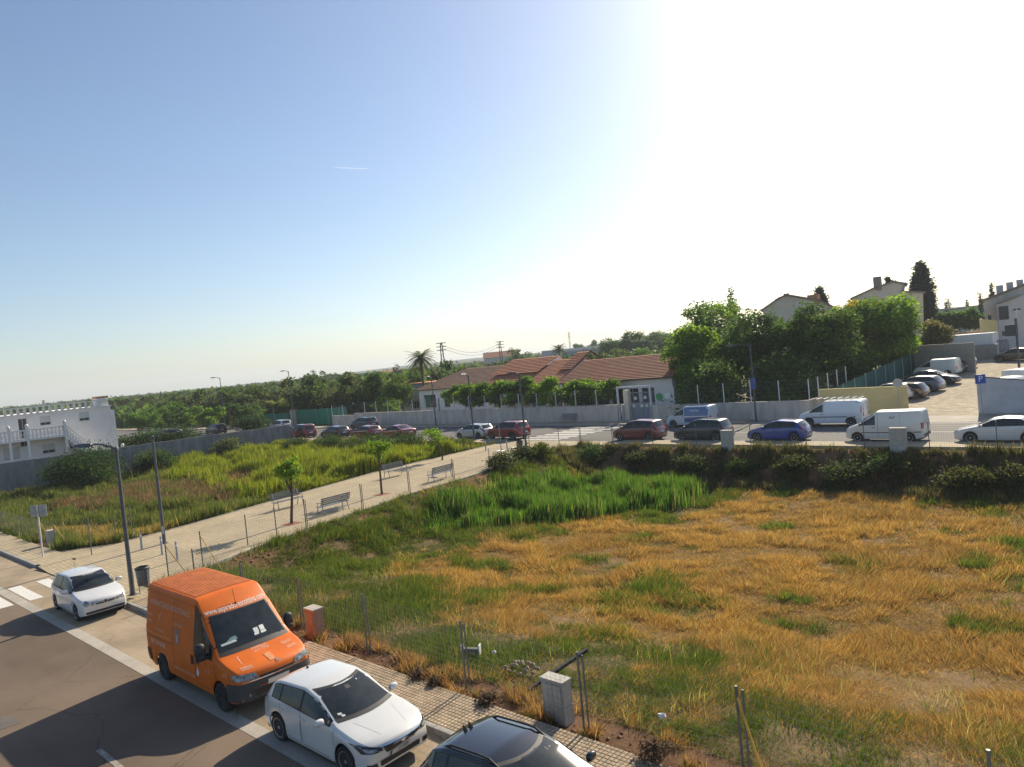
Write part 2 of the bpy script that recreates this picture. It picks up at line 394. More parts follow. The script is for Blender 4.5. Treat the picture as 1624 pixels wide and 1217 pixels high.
# edging strip stones along the path
def edging(poly, name, off):
    for a, b in zip(poly[:-1], poly[1:]):
        d = Vector((b[0]-a[0], b[1]-a[1], 0)); L = d.length; ang = atan2(d.y, d.x); k = max(1, int(L/1.0))
        for i in range(k):
            me = EDGE; o = link('edging_stone', me, pathw); o.location = (a[0]+d.x*i/k, a[1]+d.y*i/k, 0); o.rotation_euler = (0, 0, ang); o.scale = (L/k, 1, 1)
EDGE = MB().box(.01, .99, -.06, .06, -.1, .055).mesh('edging_stone', KERB)
edging([tuple(p) for p in PR[1:]], 'edging', 0); edging([tuple(p) for p in PL[1:]], 'edging', 0)
MB().add([(KERB_L, 9.0, -.05), (KERB_L+1.3, 9.0, -.05), (KERB_L+1.3, 10.3, -.05), (KERB_L, 10.3, -.05), (KERB_L, 9.0, .128), (KERB_L+1.3, 9.0, .034), (KERB_L+1.3, 10.3, .034), (KERB_L, 10.3, .128)], [(0,3,2,1),(4,5,6,7),(0,1,5,4),(1,2,6,5),(2,3,7,6),(3,0,4,7)]).build('dropped_kerb', PATHM, pathw)
# shallow step where the pavement beside the crossing meets it
# zebra on the near road
for y0 in (8.27, 7.27, 6.32, 5.35, 4.4, 3.45, 2.5):
    tag(B('crossing_stripe', ZEB, None, -35.0, -31.9, y0, y0+.45, .0, .012), kind='structure')
tag(B('road_dash', mat('worn_paint', (.36, .34, .30), rough=.85, c2=(.17, .145, .12), scale=7), None, -16.9, -14.9, 4.68, 4.79, .0, .006), kind='structure')
# far road
sheet('road_far', -260, 60, 47.15, 57.0, 0, ASPH2)
pf = sheet('pavement_far_near_side', -31.6, 45, 45.35, 47.0, .12, PATHM, .25); kerb_run(pf, -31.6, -8, 47.0, 47.145, .125, None)
pf2 = sheet('pavement_far_left', -250, -43.8, 45.35, 47.0, .12, PATHM, .25); kerb_run(pf2, -80, -43.9, 47.0, 47.145, .125, None)
sheet('path_corner', -34.9, -31.7, 45.36, 47.1, .028, PATHM, .1)
pfw = sheet('pavement_school', -260, -26.5, 57.15, 59.25, .12, PATHM, .2); kerb_run(pfw, -100, -26.5, 57.0, 57.145, .125, None)
sheet('lot_apron', -26.4, 60, 57.0, 60.6, .012, street_mat('apron', (.29, .265, .225), (.38, .35, .295), .2, .4), .06)
for i in range(8):
    y0 = 47.5+i*1.08
    tag(B('crossing_stripe', ZEB, None, -43.2+i*.12, -38.6+i*.12, y0, y0+.5, .0, .012), kind='structure')
tag(B('road_line', ZEB, None, -26.0, 10, 56.6, 56.72, 0, .006), kind='structure')
tag(B('road_line', ZEB, None, -26.0, 10, 52.1, 52.2, 0, .006), kind='structure')
# ------------------------------------------------------------------ vehicles
# a vehicle points along +X, origin on the ground in the middle; t is metres back from the nose
_wheel = {}
def wheel_meshes(r, w, style):
    k = (r, w, style)
    if k not in _wheel:
        n = 28
        ty = MB().lathe([(r*.66, -w/2+.015), (r*.9, -w/2), (r*.985, -w/2+.03), (r, -w/2+.05), (r, w/2-.05), (r*.985, w/2-.03), (r*.9, w/2), (r*.66, w/2-.015)], n, 'y').mesh('wheel', RUBBER, smooth=True)
        mb = MB().lathe([(r*.2, -w/2+.05), (r*.6, -w/2+.06), (r*.66, -w/2+.01), (r*.69, -w/2+.0), (r*.69, -w/2+.03), (r*.62, w/2-.05), (r*.1, w/2-.05)], n, 'y')
        inner = mb.mesh('rim_barrel', DARKALLOY if style != 'steel' else BLACK, smooth=True)
        sp = MB(); m = 5 if style in ('alloy', 'dark') else 9
        for i in range(m):
            a = 2*pi*i/m
            hw = r*(.075 if m == 5 else .05)
            for da in ((-.16, .16) if m == 5 else (0,)):
                p0 = Vector((cos(a), 0, sin(a)))*r*.1; p1 = Vector((cos(a+da), 0, sin(a+da)))*r*.66
                q = Vector((-sin(a), 0, cos(a)))*hw; y0, y1 = -w/2+.02, -w/2+.045
                sp.add([p0+q+Vector((0,y0+.015,0)), p0-q+Vector((0,y0+.015,0)), p1-q*.8+Vector((0,y0,0)), p1+q*.8+Vector((0,y0,0)),
                        p0+q+Vector((0,y1,0)), p0-q+Vector((0,y1,0)), p1-q*.8+Vector((0,y1,0)), p1+q*.8+Vector((0,y1,0))],
                       [(0,1,2,3),(4,7,6,5),(0,3,7,4),(1,5,6,2),(0,4,5,1),(3,2,6,7)])
        sp.lathe([(r*.17, -w/2+.045), (r*.17, -w/2+.022), (r*.1, -w/2+.012)], 14, 'y')
        sp.lathe([(r*.64, -w/2+.03), (r*.64, -w/2+.002), (r*.69, -w/2-.002), (r*.69, -w/2+.03)], n, 'y')
        spm = sp.mesh('rim', ALLOY if style != 'black' else BLACK, smooth=True)
        _wheel[k] = (ty, inner, spm)
    return _wheel[k]
def gsm(x, z, X, s):
    """linear profile, rounded at its corners with radius about s"""
    d = np.linspace(x[0], x[-1], 500); y = np.interp(d, x, z); h = d[1]-d[0]; k = max(1, int(s/h))
    w = np.hanning(2*k+3); w /= w.sum(); yp = np.concatenate([2*y[0]-y[1:k+2][::-1], y, 2*y[-1]-y[-k-2:-1][::-1]])
    return np.interp(X, d, np.convolve(yp, w, 'valid'))
class Shell:
    def __init__(s, sp):
        L, W = sp['L'], sp['W']; s.sp = sp; s.L = L; s.W = W
        r = sp['r']; Ra = r*sp.get('arch', 1.16); ax = (sp['fo'], sp['fo']+sp['wb'])
        T = set(np.round(np.concatenate([np.linspace(0, L, sp.get('nst', 64)), [.01, .025, .05, .09, L-.01, L-.025, L-.05, L-.09]]), 4))
        for a in ax:
            T = {t_ for t_ in T if abs(t_-a) > Ra+.012}
            T |= set(np.round(a + Ra*np.sin(np.linspace(-pi/2, pi/2, 19)), 4)) | {round(a-Ra-.004, 4), round(a+Ra+.004, 4)}
        T = np.array(sorted(T)); tx, tz = zip(*sp['top']); bx, bz = zip(*sp['belt'])
        top = gsm(tx, tz, T, sp.get('round', .07)); belt = np.minimum(gsm(bx, bz, T, .1), top-.03)
        s.topf = lambda t_: np.interp(t_, T, top); s.beltf = lambda t_: np.interp(t_, T, belt)
        sill = sp.get('sill', .22)
        low = np.full(len(T), sill) + .06*np.clip(1-T/.3, 0, 1) + sp.get('tailup', .1)*np.clip(1-(L-T)/.4, 0, 1)
        for a in ax:
            m = np.abs(T-a) <= Ra+1e-5
            low[m] = np.maximum(low[m], r + np.sqrt(np.maximum(Ra**2-(T[m]-a)**2, 0)))
        wf = 1 - sp.get('taperf', .13)*np.clip(1-T/.8, 0, 1)**2 - sp.get('taperr', .09)*np.clip(1-(L-T)/.7, 0, 1)**2
        er = .09; wf -= .05*(1-np.sqrt(np.clip(1-(1-np.clip(T/er, 0, 1))**2, 0, 1))) + .04*(1-np.sqrt(np.clip(1-(1-np.clip((L-T)/er, 0, 1))**2, 0, 1)))
        hw = W/2*wf; tum = sp.get('tumble', .3); rr = sp.get('rr', .07); crown = sp.get('crown', .045)
        V = []; nlow = 9; us = np.linspace(0, 1, nlow); fw = np.interp(us, [0, .12, .4, .75, 1], sp.get('flank', [.955, .985, 1., .99, .965]))
        nb = sp.get('noseb', .2); tb = sp.get('tailb', .09); t_c = sp['ws_t']
        rows = []
        for i, t_ in enumerate(T):
            zl, zb, ztp = low[i], belt[i], top[i]; w = hw[i]; pts = []
            for u, f in zip(us, fw): pts.append((w*f, zl+(max(zb, zl+.02)-zl)*u))
            wb_ = pts[-1][0]; zb = pts[-1][1]; h = max(ztp-zb, .01); cr = min(crown, h*.5); ze = ztp-cr
            wr = wb_ - h*tum*min(1, h/.25) - .02; r_ = min(rr, h*.45)
            for u in (.25, .5, .75, 1.): pts.append((wb_+(wr-wb_)*u**1.15, zb+(ze-r_-zb)*u))
            for a in (.35, .7, 1.0):
                an = a*pi/2; pts.append((wr-r_*(1-cos(an))*1.1, ze-r_+r_*sin(an)))
            w2 = pts[-1][0]
            for u in (.75, .5, .25, 0): pts.append((w2*u, ze+cr*(1-u*u)))
            row = []
            for (y, z) in pts + [(-y, z) for y, z in pts[-2::-1]]:
                q = abs(y)/(W/2)
                sh = nb*max(0, 1-t_/.5)*q**2.2 - tb*max(0, 1-(L-t_)/.5)*q**2.2
                if z > zb+.02: sh += .13*float(sstep(t_c[0]-.2, t_c[0]+.15, t_)*sstep(t_c[1]+.5, t_c[1]-.1, t_))*q**2*min(1, (z-zb)/.1)
                row.append((L/2-t_-sh, y, z))
            rows.append(row)
        n = len(rows[0]); s.v = np.array(rows).reshape(-1, 3); s.f = []
        for i in range(len(T)-1):
            for k in range(n-1): s.f.append((i*n+k, i*n+k+1, (i+1)*n+k+1, (i+1)*n+k))
        s.f.append(list(range(n))); s.f.append([(len(T)-1)*n+k for k in range(n)][::-1])
        s.bvh = BVHTree.FromPolygons([tuple(p) for p in s.v], s.f)
    def body(s, m, parent):
        me = bpy.data.meshes.new('body'); me.from_pydata([tuple(p) for p in s.v], [], s.f)
        bm = bmesh.new(); bm.from_mesh(me); bmesh.ops.recalc_face_normals(bm, faces=bm.faces); bm.to_mesh(me); bm.free()
        me.polygons.foreach_set('use_smooth', np.ones(len(me.polygons), bool)); me.set_sharp_from_angle(angle=radians(s.sp.get('sharp', 50)))
        me.materials.append(m); return link('body', me, parent)
    def cast(s, o, d):
        h = s.bvh.ray_cast(Vector(o), Vector(d)); return h[0], h[1]
    def pt(s, view, a, b, off):
        """view 'F','R' (a=y,b=z), '+','-' sides (a=t,b=z), 'T' (a=t,b=y)"""
        if view == 'F': o, d = (9, a, b), (-1, 0, 0)
        elif view == 'R': o, d = (-9, a, b), (1, 0, 0)
        elif view == '+': o, d = (s.L/2-a, 9, b), (0, -1, 0)
        elif view == '-': o, d = (s.L/2-a, -9, b), (0, 1, 0)
        else: o, d = (s.L/2-a, b, 9), (0, 0, -1)
        h, nn = s.cast(o, d)
        if h is None: return None
        if nn.dot(Vector(d)) > 0: nn = -nn
        return h + nn*off
    def patch(s, name, view, fn, nu, nv, off, m, parent, edge=True):
        """sheet laid on the body; fn(u,v) gives the two coordinates"""
        P = [[s.pt(view, *fn(i/nu, j/nv), off) for j in range(nv+1)] for i in range(nu+1)]
        v = []; ix = {}; f = []
        for i in range(nu+1):
            for j in range(nv+1):
                if P[i][j] is not None: ix[i, j] = len(v); v.append(P[i][j])
        for i in range(nu):
            for j in range(nv):
                q = [(i, j), (i+1, j), (i+1, j+1), (i, j+1)]
                if all(k in ix for k in q):
                    c = [ix[k] for k in q]
                    ps = [v[k] for k in c]
                    if max((ps[a]-ps[b]).length for a in range(4) for b in range(a)) < 1.6: f.append(c)
        if not f: return None
        me = bpy.data.meshes.new(name); me.from_pydata([tuple(p) for p in v], [], f); me.materials.append(m)
        me.polygons.foreach_set('use_smooth', np.ones(len(me.polygons), bool)); me.update()
        return link(name, me, parent)
    def quad(s, name, view, c, m, parent, off=.006, nu=6, nv=3):
        """four corners (a,b): bottom-left, bottom-right, top-right, top-left"""
        c = [np.array(q, float) for q in c]
        return s.patch(name, view, lambda u, v: tuple((c[0]*(1-u)+c[1]*u)*(1-v)+(c[3]*(1-u)+c[2]*u)*v), nu, nv, off, m, parent)
    def side_window(s, side, t0, t1, m, parent, off=.006, name='side_window', zb=.035, zt_=.10, sl0=0., sl1=0.):
        def fn(u, v):
            ta = t0 + (t1-t0)*u
            lo = float(s.beltf(ta))+zb; hi = max(lo+.005, float(s.topf(ta))-zt_)
            z = lo+(hi-lo)*v
            return (ta + (sl0*(1-u)+sl1*u)*v*(hi-lo), z)
        return s.patch(name, side, fn, 12, 5, off, m, parent)
    def screen(s, view, z0, z1, w0, w1, m, parent, off, name):
        return s.patch(name, view, lambda u, v: ((w0*(1-v)+w1*v)*(2*u-1), z0+(z1-z0)*v), 12, 7, off, m, parent)
    def seam(s, side, pts, parent, w=.012, m=None, name='door_seam'):
        runs = [([], [])]; prev = None
        for (a, b), (c, d) in zip(pts[:-1], pts[1:]):
            n = max(2, int(math.hypot(c-a, d-b)/.08)); L = math.hypot(c-a, d-b); px_, py_ = -(d-b)/L*w/2, (c-a)/L*w/2
            for i in range(n+1):
                u = i/n; A = s.pt(side, a+(c-a)*u+px_, b+(d-b)*u+py_, .003); Bp = s.pt(side, a+(c-a)*u-px_, b+(d-b)*u-py_, .003)
                if A is None or Bp is None:
                    if runs[-1][0]: runs.append(([], []))
                    prev = None; continue
                v, f = runs[-1]; k = len(v); v += [A, Bp]
                if prev is not None: f.append((prev, prev+1, k+1, k))
                prev = k
        for v, f in runs:
            if not f: continue
            me = bpy.data.meshes.new(name); me.from_pydata([tuple(p) for p in v], [], f); me.materials.append(m or INK); me.update(); link(name, me, parent)
    def text(s, txt, view, a, b, size, m, parent, name='lettering', slope=0., flip=False, squash=1.0, off=.006, shear=0.):
        me = text_mesh(txt, size, m, shear)
        v = []
        for q in me.vertices:
            x, y = q.co.x*squash, q.co.y
            if view == '-': ta, zb_ = a - x, b+y+slope*x      # seen from -Y the nose is on the right
            elif view == '+': ta, zb_ = a + x, b+y+slope*x
            elif view == 'F': ta, zb_ = a + x, b+y+slope*x
            elif view == 'R': ta, zb_ = a - x, b+y+slope*x
            else: ta, zb_ = a - y, b + x                       # lying on the bonnet, read from the front
            p = s.pt(view, ta, zb_, off); v.append(p if p is not None else Vector((0, 0, .5)))
        ps = sorted((min(me.vertices[i].co.x for i in p.vertices), max(me.vertices[i].co.x for i in p.vertices), p.index) for p in me.polygons)
        words = [[ps[0]]]; hi = ps[0][1]
        for q in ps[1:]:                       # one mesh for each word
            if q[0] > hi + .2*size: words.append([])
            words[-1].append(q); hi = max(hi, q[1])
        for w in words:
            ids = {}; f = []
            for _, _, pi_ in w: f.append([ids.setdefault(i, len(ids)) for i in me.polygons[pi_].vertices])
            m2 = bpy.data.meshes.new(name); m2.from_pydata([tuple(v[i]) for i in ids], [], f); m2.materials.append(m); m2.update(); link(name, m2, parent)
        bpy.data.meshes.remove(me)
def text_mesh(txt, size, m, shear=0.):
    cu = bpy.data.curves.new('t', 'FONT'); cu.body = txt; cu.size = size; cu.align_x = 'CENTER'; cu.align_y = 'CENTER'; cu.shear = shear; cu.resolution_u = 3
    o = bpy.data.objects.new('t', cu); col.objects.link(o); dg = bpy.context.evaluated_depsgraph_get(); dg.update()
    me = bpy.data.meshes.new_from_object(o.evaluated_get(dg)); bpy.data.objects.remove(o); bpy.data.curves.remove(cu)
    me.materials.clear(); me.materials.append(m); me.name = 'lettering'; return me

SP = {}
SP['hatch'] = dict(L=4.1, W=1.76, fo=.85, wb=2.54, r=.31, ws_t=(1.0, 1.75), sill=.2,
    top=[(0, .52), (.04, .66), (.22, .76), (1.02, .98), (1.72, 1.36), (2.3, 1.46), (3.4, 1.40), (3.62, 1.34), (3.95, .98), (4.04, .86), (4.1, .55)],
    belt=[(0, .5), (.25, .70), (1.0, .90), (3.7, .98), (4.1, .8)], ws=(1.0, 1.35, .66, .55), rw=(1.0, 1.31, .60, .52), side=[(1.25, 2.22), (2.3, 3.05), (3.1, 3.5)],
    hl=((.34, .60), (.70, .58), (.76, .76), (.40, .68)), tl=((.52, .72), (.78, .72), (.78, 1.0), (.6, .98)), gr=[((-.3, .56), (.3, .56), (.33, .66), (-.33, .66)), ((-.45, .26), (.45, .26), (.42, .40), (-.42, .40))])
SP['saloon'] = dict(SP['hatch'], L=4.75, W=1.82, fo=.93, wb=2.71, r=.32, ws_t=(1.15, 1.95),
    top=[(0, .52), (.04, .66), (.25, .76), (1.15, .97), (1.95, 1.36), (2.6, 1.46), (3.3, 1.42), (3.95, 1.12), (4.1, 1.06), (4.62, 1.02), (4.7, .92), (4.75, .6)],
    belt=[(0, .5), (.25, .70), (1.1, .90), (4.0, 1.0), (4.75, .85)], ws=(1.0, 1.36, .68, .55), rw=(1.08, 1.36, .62, .5), side=[(1.4, 2.35), (2.43, 3.25), (3.3, 3.65)])
SP['mpv'] = dict(SP['hatch'], L=4.25, W=1.77, fo=.82, wb=2.7, r=.31, ws_t=(.85, 1.65), crown=.04, tumble=.24,
    top=[(0, .55), (.04, .72), (.2, .85), (.85, 1.06), (1.65, 1.52), (2.3, 1.62), (3.6, 1.57), (3.85, 1.5), (4.1, 1.05), (4.19, .9), (4.25, .55)],
    belt=[(0, .5), (.25, .78), (.9, .97), (3.8, 1.03), (4.25, .85)], ws=(1.08, 1.5, .68, .56), rw=(1.06, 1.47, .62, .54), side=[(1.05, 2.1), (2.18, 3.05), (3.1, 3.75)])
SP['suv'] = dict(SP['mpv'], L=4.3, W=1.82, fo=.83, wb=2.56, r=.35, sill=.3, arch=1.17, ws_t=(1.0, 1.7),
    top=[(0, .62), (.05, .85), (.2, .97), (1.0, 1.12), (1.7, 1.58), (2.3, 1.68), (3.7, 1.64), (3.9, 1.58), (4.15, 1.1), (4.22, 1.0), (4.3, .6)],
    belt=[(0, .55), (.25, .9), (1.0, 1.05), (3.9, 1.12), (4.3, .9)], ws=(1.16, 1.56, .68, .57), rw=(1.15, 1.55, .6, .54), side=[(1.3, 2.2), (2.28, 3.05), (3.1, 3.72)])
SP['wagon'] = dict(SP['saloon'], L=4.7, top=[(0, .52), (.04, .66), (.25, .76), (1.15, .97), (1.95, 1.36), (2.6, 1.47), (3.9, 1.44), (4.15, 1.38), (4.5, 1.02), (4.62, .9), (4.7, .55)],
    rw=(1.03, 1.36, .62, .54), side=[(1.4, 2.35), (2.43, 3.25), (3.33, 4.1)])
SP['small_van'] = dict(SP['mpv'], L=4.3, W=1.8, fo=.84, wb=2.66, r=.31, ws_t=(.75, 1.6), tumble=.09, rr=.09, crown=.05, taperr=.03, tailb=.03, sill=.24,
    top=[(0, .55), (.04, .75), (.2, .9), (.75, 1.12), (1.6, 1.66), (1.95, 1.82), (4.15, 1.84), (4.24, 1.76), (4.3, .6)],
    belt=[(0, .5), (.25, .8), (.85, 1.03), (4.1, 1.06), (4.3, .95)], ws=(1.16, 1.66, .72, .64), rw=None, side=[(.98, 1.86)], flank=[.96, .985, 1., 1., .99])
SP['van'] = dict(SP['small_van'], L=4.8, W=1.9, fo=.95, wb=3.0, r=.33, ws_t=(.85, 1.75),
    top=[(0, .6), (.04, .8), (.22, .96), (.85, 1.16), (1.75, 1.74), (2.1, 1.92), (4.62, 1.94), (4.73, 1.85), (4.8, .6)],
    belt=[(0, .5), (.25, .85), (.9, 1.06), (4.6, 1.1), (4.8, .95)], ws=(1.22, 1.74, .76, .66), side=[(1.1, 1.98)])
SP['ducato'] = dict(SP['van'], L=5.1, W=2.0, fo=.92, wb=3.2, r=.335, ws_t=(.95, 1.66), tumble=.13, rr=.055, crown=.025, sill=.30, noseb=.14, nst=76, round=.05,
    top=[(0, .62), (.03, .86), (.10, .98), (.2, 1.03), (.90, 1.24), (1.60, 2.02), (2.1, 2.39), (2.2, 2.41), (5.0, 2.41), (5.06, 2.37), (5.1, .7)],
    belt=[(0, .55), (.12, .9), (.9, 1.12), (1.9, 1.17), (5.0, 1.2), (5.1, 1.1)], ws=(1.25, 2.00, .84, .70), side=[(1.22, 1.62), (1.66, 2.06)], flank=[.96, .985, 1., 1., .995], sharp=42)
SP['c308'] = dict(SP['hatch'], L=4.25, W=1.80, fo=.87, wb=2.62, r=.325, ws_t=(1.1, 1.9), nst=80, noseb=.24, taperf=.15,
    top=[(0, .67), (.03, .765), (.2, .83), (1.1, .99), (1.95, 1.36), (2.5, 1.46), (3.5, 1.40), (3.78, 1.32), (4.08, .98), (4.18, .86), (4.25, .55)],
    belt=[(0, .60), (.25, .76), (1.1, .90), (3.75, 1.0), (4.25, .85)], ws=(1.0, 1.37, .69, .56), side=[(1.4, 2.42), (2.5, 3.28), (3.34, 3.62)])
SP['polo'] = dict(SP['hatch'], L=3.9, W=1.65, fo=.77, wb=2.46, r=.29, ws_t=(.95, 1.65), nst=72, noseb=.18,
    top=[(0, .64), (.03, .73), (.12, .79), (.95, .97), (1.62, 1.35), (2.1, 1.46), (3.2, 1.42), (3.5, 1.34), (3.78, .95), (3.85, .8), (3.9, .55)],
    belt=[(0, .58), (.2, .73), (.95, .89), (3.5, .95), (3.9, .8)], ws=(.99, 1.36, .64, .52), side=[(1.22, 2.35), (2.43, 3.2)])

def car(name, label, cat, loc, head, spec, body, group=None, mat_low=None, rimstyle='alloy', rails=False, over=None, seams=False, glass=None, plate=True):
    sp = dict(SP[spec]); 
    if over: sp.update(over)
    S = Shell(sp); L, W = sp['L'], sp['W']; root = thing(name, label, cat, loc, head, group); g = glass or GLASS
    S.body(body, root)
    MB().box(-L/2+.12, L/2-.3, -W/2+.25, W/2-.25, sp.get('sill', .22)-.03, .62).box(-L/2+.16, L/2-.4, -W/2+.1, W/2-.1, sp.get('sill', .22)-.02, sp.get('sill', .22)+.06).build('underbody', BLACK, root)
    for a in (sp['fo'], sp['fo']+sp['wb']):
        for sd in (-1, 1):
            ty, inn, spo = wheel_meshes(sp['r'], .2, rimstyle)
            o = link('wheel', ty, root); o.location = (L/2-a, sd*(W/2-.125), sp['r']); o.rotation_euler = (0, random.random()*0, 0 if sd < 0 else pi)
            link('rim_barrel', inn, o); link('rim', spo, o)
    z0, z1, w0, w1 = sp['ws']
    S.screen('F', z0-.02, z1+.02, w0+.03, w1+.03, BLACK, root, .004, 'windscreen_seal'); S.screen('F', z0+.02, z1, w0, w1, g, root, .008, 'windscreen')
    if sp.get('rw'):
        z0, z1, w0, w1 = sp['rw']; S.screen('R', z0, z1, w0, w1, g, root, .006, 'rear_window')
    for sd in '+-':
        ss = sp['side']
        S.side_window(sd, ss[0][0]-.06, ss[-1][1]+.05, BLACK, root, .003, 'window_surround', .015, .085)
        for (a, b) in ss: S.side_window(sd, a, b, g, root, .007)
        y = 1 if sd == '+' else -1
        tm_ = ss[0][0]+.12; zb = float(S.beltf(tm_)); p = S.pt(sd, tm_, zb+.02, 0)
        if p is not None:
            q = MB().ball((p.x, p.y+y*.13, zb+.1), (.065, .115, .08), 12, 8, .75).tube([(p.x, p.y-y*.02, zb+.03), (p.x, p.y+y*.08, zb+.07)], .022, 6)
            q.build('mirror', mat_low or body if spec not in ('ducato', 'small_van', 'van') else BLACK, root, smooth=True)
        for (a, b) in ss[:2]:
            th = b-.06; zb = float(S.beltf(th)); p = S.pt(sd, th, zb-.13, .012)
            if p is not None: MB().box(p.x-.09, p.x+.09, p.y-.012, p.y+.012, p.z-.018, p.z+.018).build('door_handle', body if not mat_low else BLACK, root, bevel=.006)
        if sp.get('hl'):
            c = sp['hl']; c = [(k[0]*y, k[1]) for k in c]; S.quad('headlight', 'F', c, LAMP, root, .008)
        if sp.get('tl'):
            c = sp['tl']; c = [(k[0]*y, k[1]) for k in c]; S.quad('tail_light', 'R', c, RED, root, .008)
        if seams:
            for (ta, tb) in seams:
                zb, zl = float(S.beltf(ta))-.0, sp.get('sill', .22)+.07
                S.seam(sd, [(ta, zb), (ta+.02, zl), (tb-.05, zl), (tb, zb)], root)
        if rails:
            t0, t1 = sp['ws_t'][1]+.35, L-.6; yy = W/2-.28
            pts = [(L/2-(t0+(t1-t0)*k/6), y*yy, float(S.topf(t0+(t1-t0)*k/6)) + (.03 if 0 < k < 6 else -.03)) for k in range(7)]
            MB().tube(pts, .018, 6).build('roof_rail', BLACK, root)
    for gq in sp.get('gr', []): S.quad('grille', 'F', gq, BLACK, root, .007)
    if mat_low:
        for vw in 'FR': S.quad('bumper', vw, ((-W/2*.86, .3), (W/2*.86, .3), (W/2*.86, .52), (-W/2*.86, .52)), mat_low, root, .012, 14, 3)
    if plate:
        for vw in 'FR': S.quad('number_plate', vw, ((-.26, .40), (.26, .40), (.26, .51), (-.26, .51)) if vw == 'F' else ((-.26, .62), (.26, .62), (.26, .73), (-.26, .73)), PLATE, root, .016, 4, 1)
    return root, S
# ---- near row
ORANGE = mat('orange_paint', (.64, .135, .008), rough=.5, var=.12, scale=1.5, coat=.08, spec=.3)
ORANGE2 = mat('orange_roof_sheet', (.66, .24, .07), rough=.6, var=.16, scale=4)
FADE = mat('faded_print', (.72, .47, .34), rough=.6, var=.1)
VIOLET = mat('faded_emblem', (.32, .16, .16), rough=.6, var=.3, scale=8)
WHITE = paint('white_paint', (.66, .66, .65)); PEARL = paint('pearl_white_paint', (.63, .635, .62), rough=.28)
van, S = car('delivery_van', 'orange high-roof delivery van with faded white lettering, parked by the kerb', 'van', (-17.69, 8.02, 0), 0, 'ducato', ORANGE, rimstyle='black', plate=False,
    over=dict(hl=None, tl=((.80, .9), (.95, .9), (.95, 1.35), (.82, 1.35)), gr=[]))
DGREY = mat('grey_bumper', (.055, .055, .06), rough=.7, var=.2, scale=4)
for k in range(20):      # transverse ribs of the sheet roof
    t_ = 2.34+k*.135;  z = float(S.topf(t_))
    yy = 0.72
    pts = [S.pt('T', t_, -yy+yy*2*j/8, .001) for j in range(9)]; me_v = []; fs = []
    for p in pts: me_v += [(p.x-.03, p.y, p.z-.003), (p.x-.018, p.y, p.z+.032), (p.x+.018, p.y, p.z+.032), (p.x+.03, p.y, p.z-.003)]
    for j in range(8):
        for q in range(3): fs.append((j*4+q, j*4+q+1, j*4+5+q, j*4+4+q))
    MB().add(me_v, fs).build('roof_rib', ORANGE2, van)
for sd in (-1, 1):
    pts = [S.pt('-' if sd < 0 else '+', 2.15+2.85*k/8, 2.22, .01) for k in range(9)]
    MB().tube(pts, .022, 6).build('roof_gutter', ORANGE, van)
    pts = [S.pt('F', sd*.74, z, .02) for z in (2.08, 2.2, 2.3, 2.38)]
for sd, vw in ((-1, '-'), (1, '+')):
    S.quad('headlight', 'F', ((sd*.46, .80), (sd*.93, .84), (sd*.93, .97), (sd*.50, .93)), LAMP, van, .012, 10, 3)
    S.quad('indicator', 'F', ((sd*.86, .835), (sd*.945, .84), (sd*.945, .965), (sd*.87, .96)), AMBER if False else LAMP, van, .015, 4, 2)
    S.seam(vw, [(1.05, 1.18), (1.02, .42), (2.05, .42)], van); S.seam(vw, [(2.08, .42), (2.06, 2.2)], van, .014)
    S.seam(vw, [(3.3, .42), (3.28, 2.25)], van, .014); S.seam(vw, [(2.05, 1.95), (1.75, 1.95), (1.2, 1.26)], van)
    S.seam(vw, [(3.35, 1.22), (4.95, 1.2)], van, .03, ORANGE2, 'side_rail'); S.seam(vw, [(3.35, 1.12), (4.95, 1.1)], van, .016, name='rail_slot')
    for (a, z, w, h) in ((1.92, 1.02, .07, .09), (2.2, .98, .06, .11)):
        S.quad('door_handle', vw, ((a-w, z-h), (a+w, z-h), (a+w, z+h), (a-w, z+h)), BLACK, van, .02, 2, 2)
    p = S.pt(vw, 1.38, 1.26, 0)
    MB().ball((p.x, p.y+sd*.17, p.z+.11), (.09, .12, .20), 14, 10, .7).tube([(p.x-.02, p.y-sd*.03, p.z-.02), (p.x, p.y+sd*.12, p.z+.02)], .03).build('wing_mirror', BLACK, van, smooth=True)
    S.quad('rear_corner_bumper', vw, ((4.72, .42), (5.05, .42), (5.05, .74), (4.8, .74)), BLACK, van, .02, 4, 3)
S.patch('front_bumper', 'F', lambda u, v: (.97*(2*u-1), .36+.40*v), 22, 5, .03, DGREY, van)
for sd, vw in ((-1, '-'), (1, '+')): S.patch('bumper_end', vw, lambda u, v: (.16+.36*u, .36+.40*v), 6, 5, .03, DGREY, van)
S.quad('bumper_grille', 'F', ((-.55, .44), (.55, .44), (.6, .58), (-.6, .58)), BLACK, van, .045, 10, 2)
S.quad('upper_grille', 'F', ((-.42, .79), (.42, .79), (.44, .84), (-.44, .84)), BLACK, van, .014, 8, 1)
S.quad('bonnet_line', 'F', ((-.95, .775), (.95, .775), (.95, .787), (-.95, .787)), CHROME, van, .016, 12, 1)
S.quad('number_plate', 'F', ((-.26, .60), (.26, .60), (.26, .71), (-.26, .71)), PLATE, van, .05, 4, 1)
MB().box(2.56, 2.6, -.75, -.72, .5, .55).build('fog_lamp', LAMP, van)
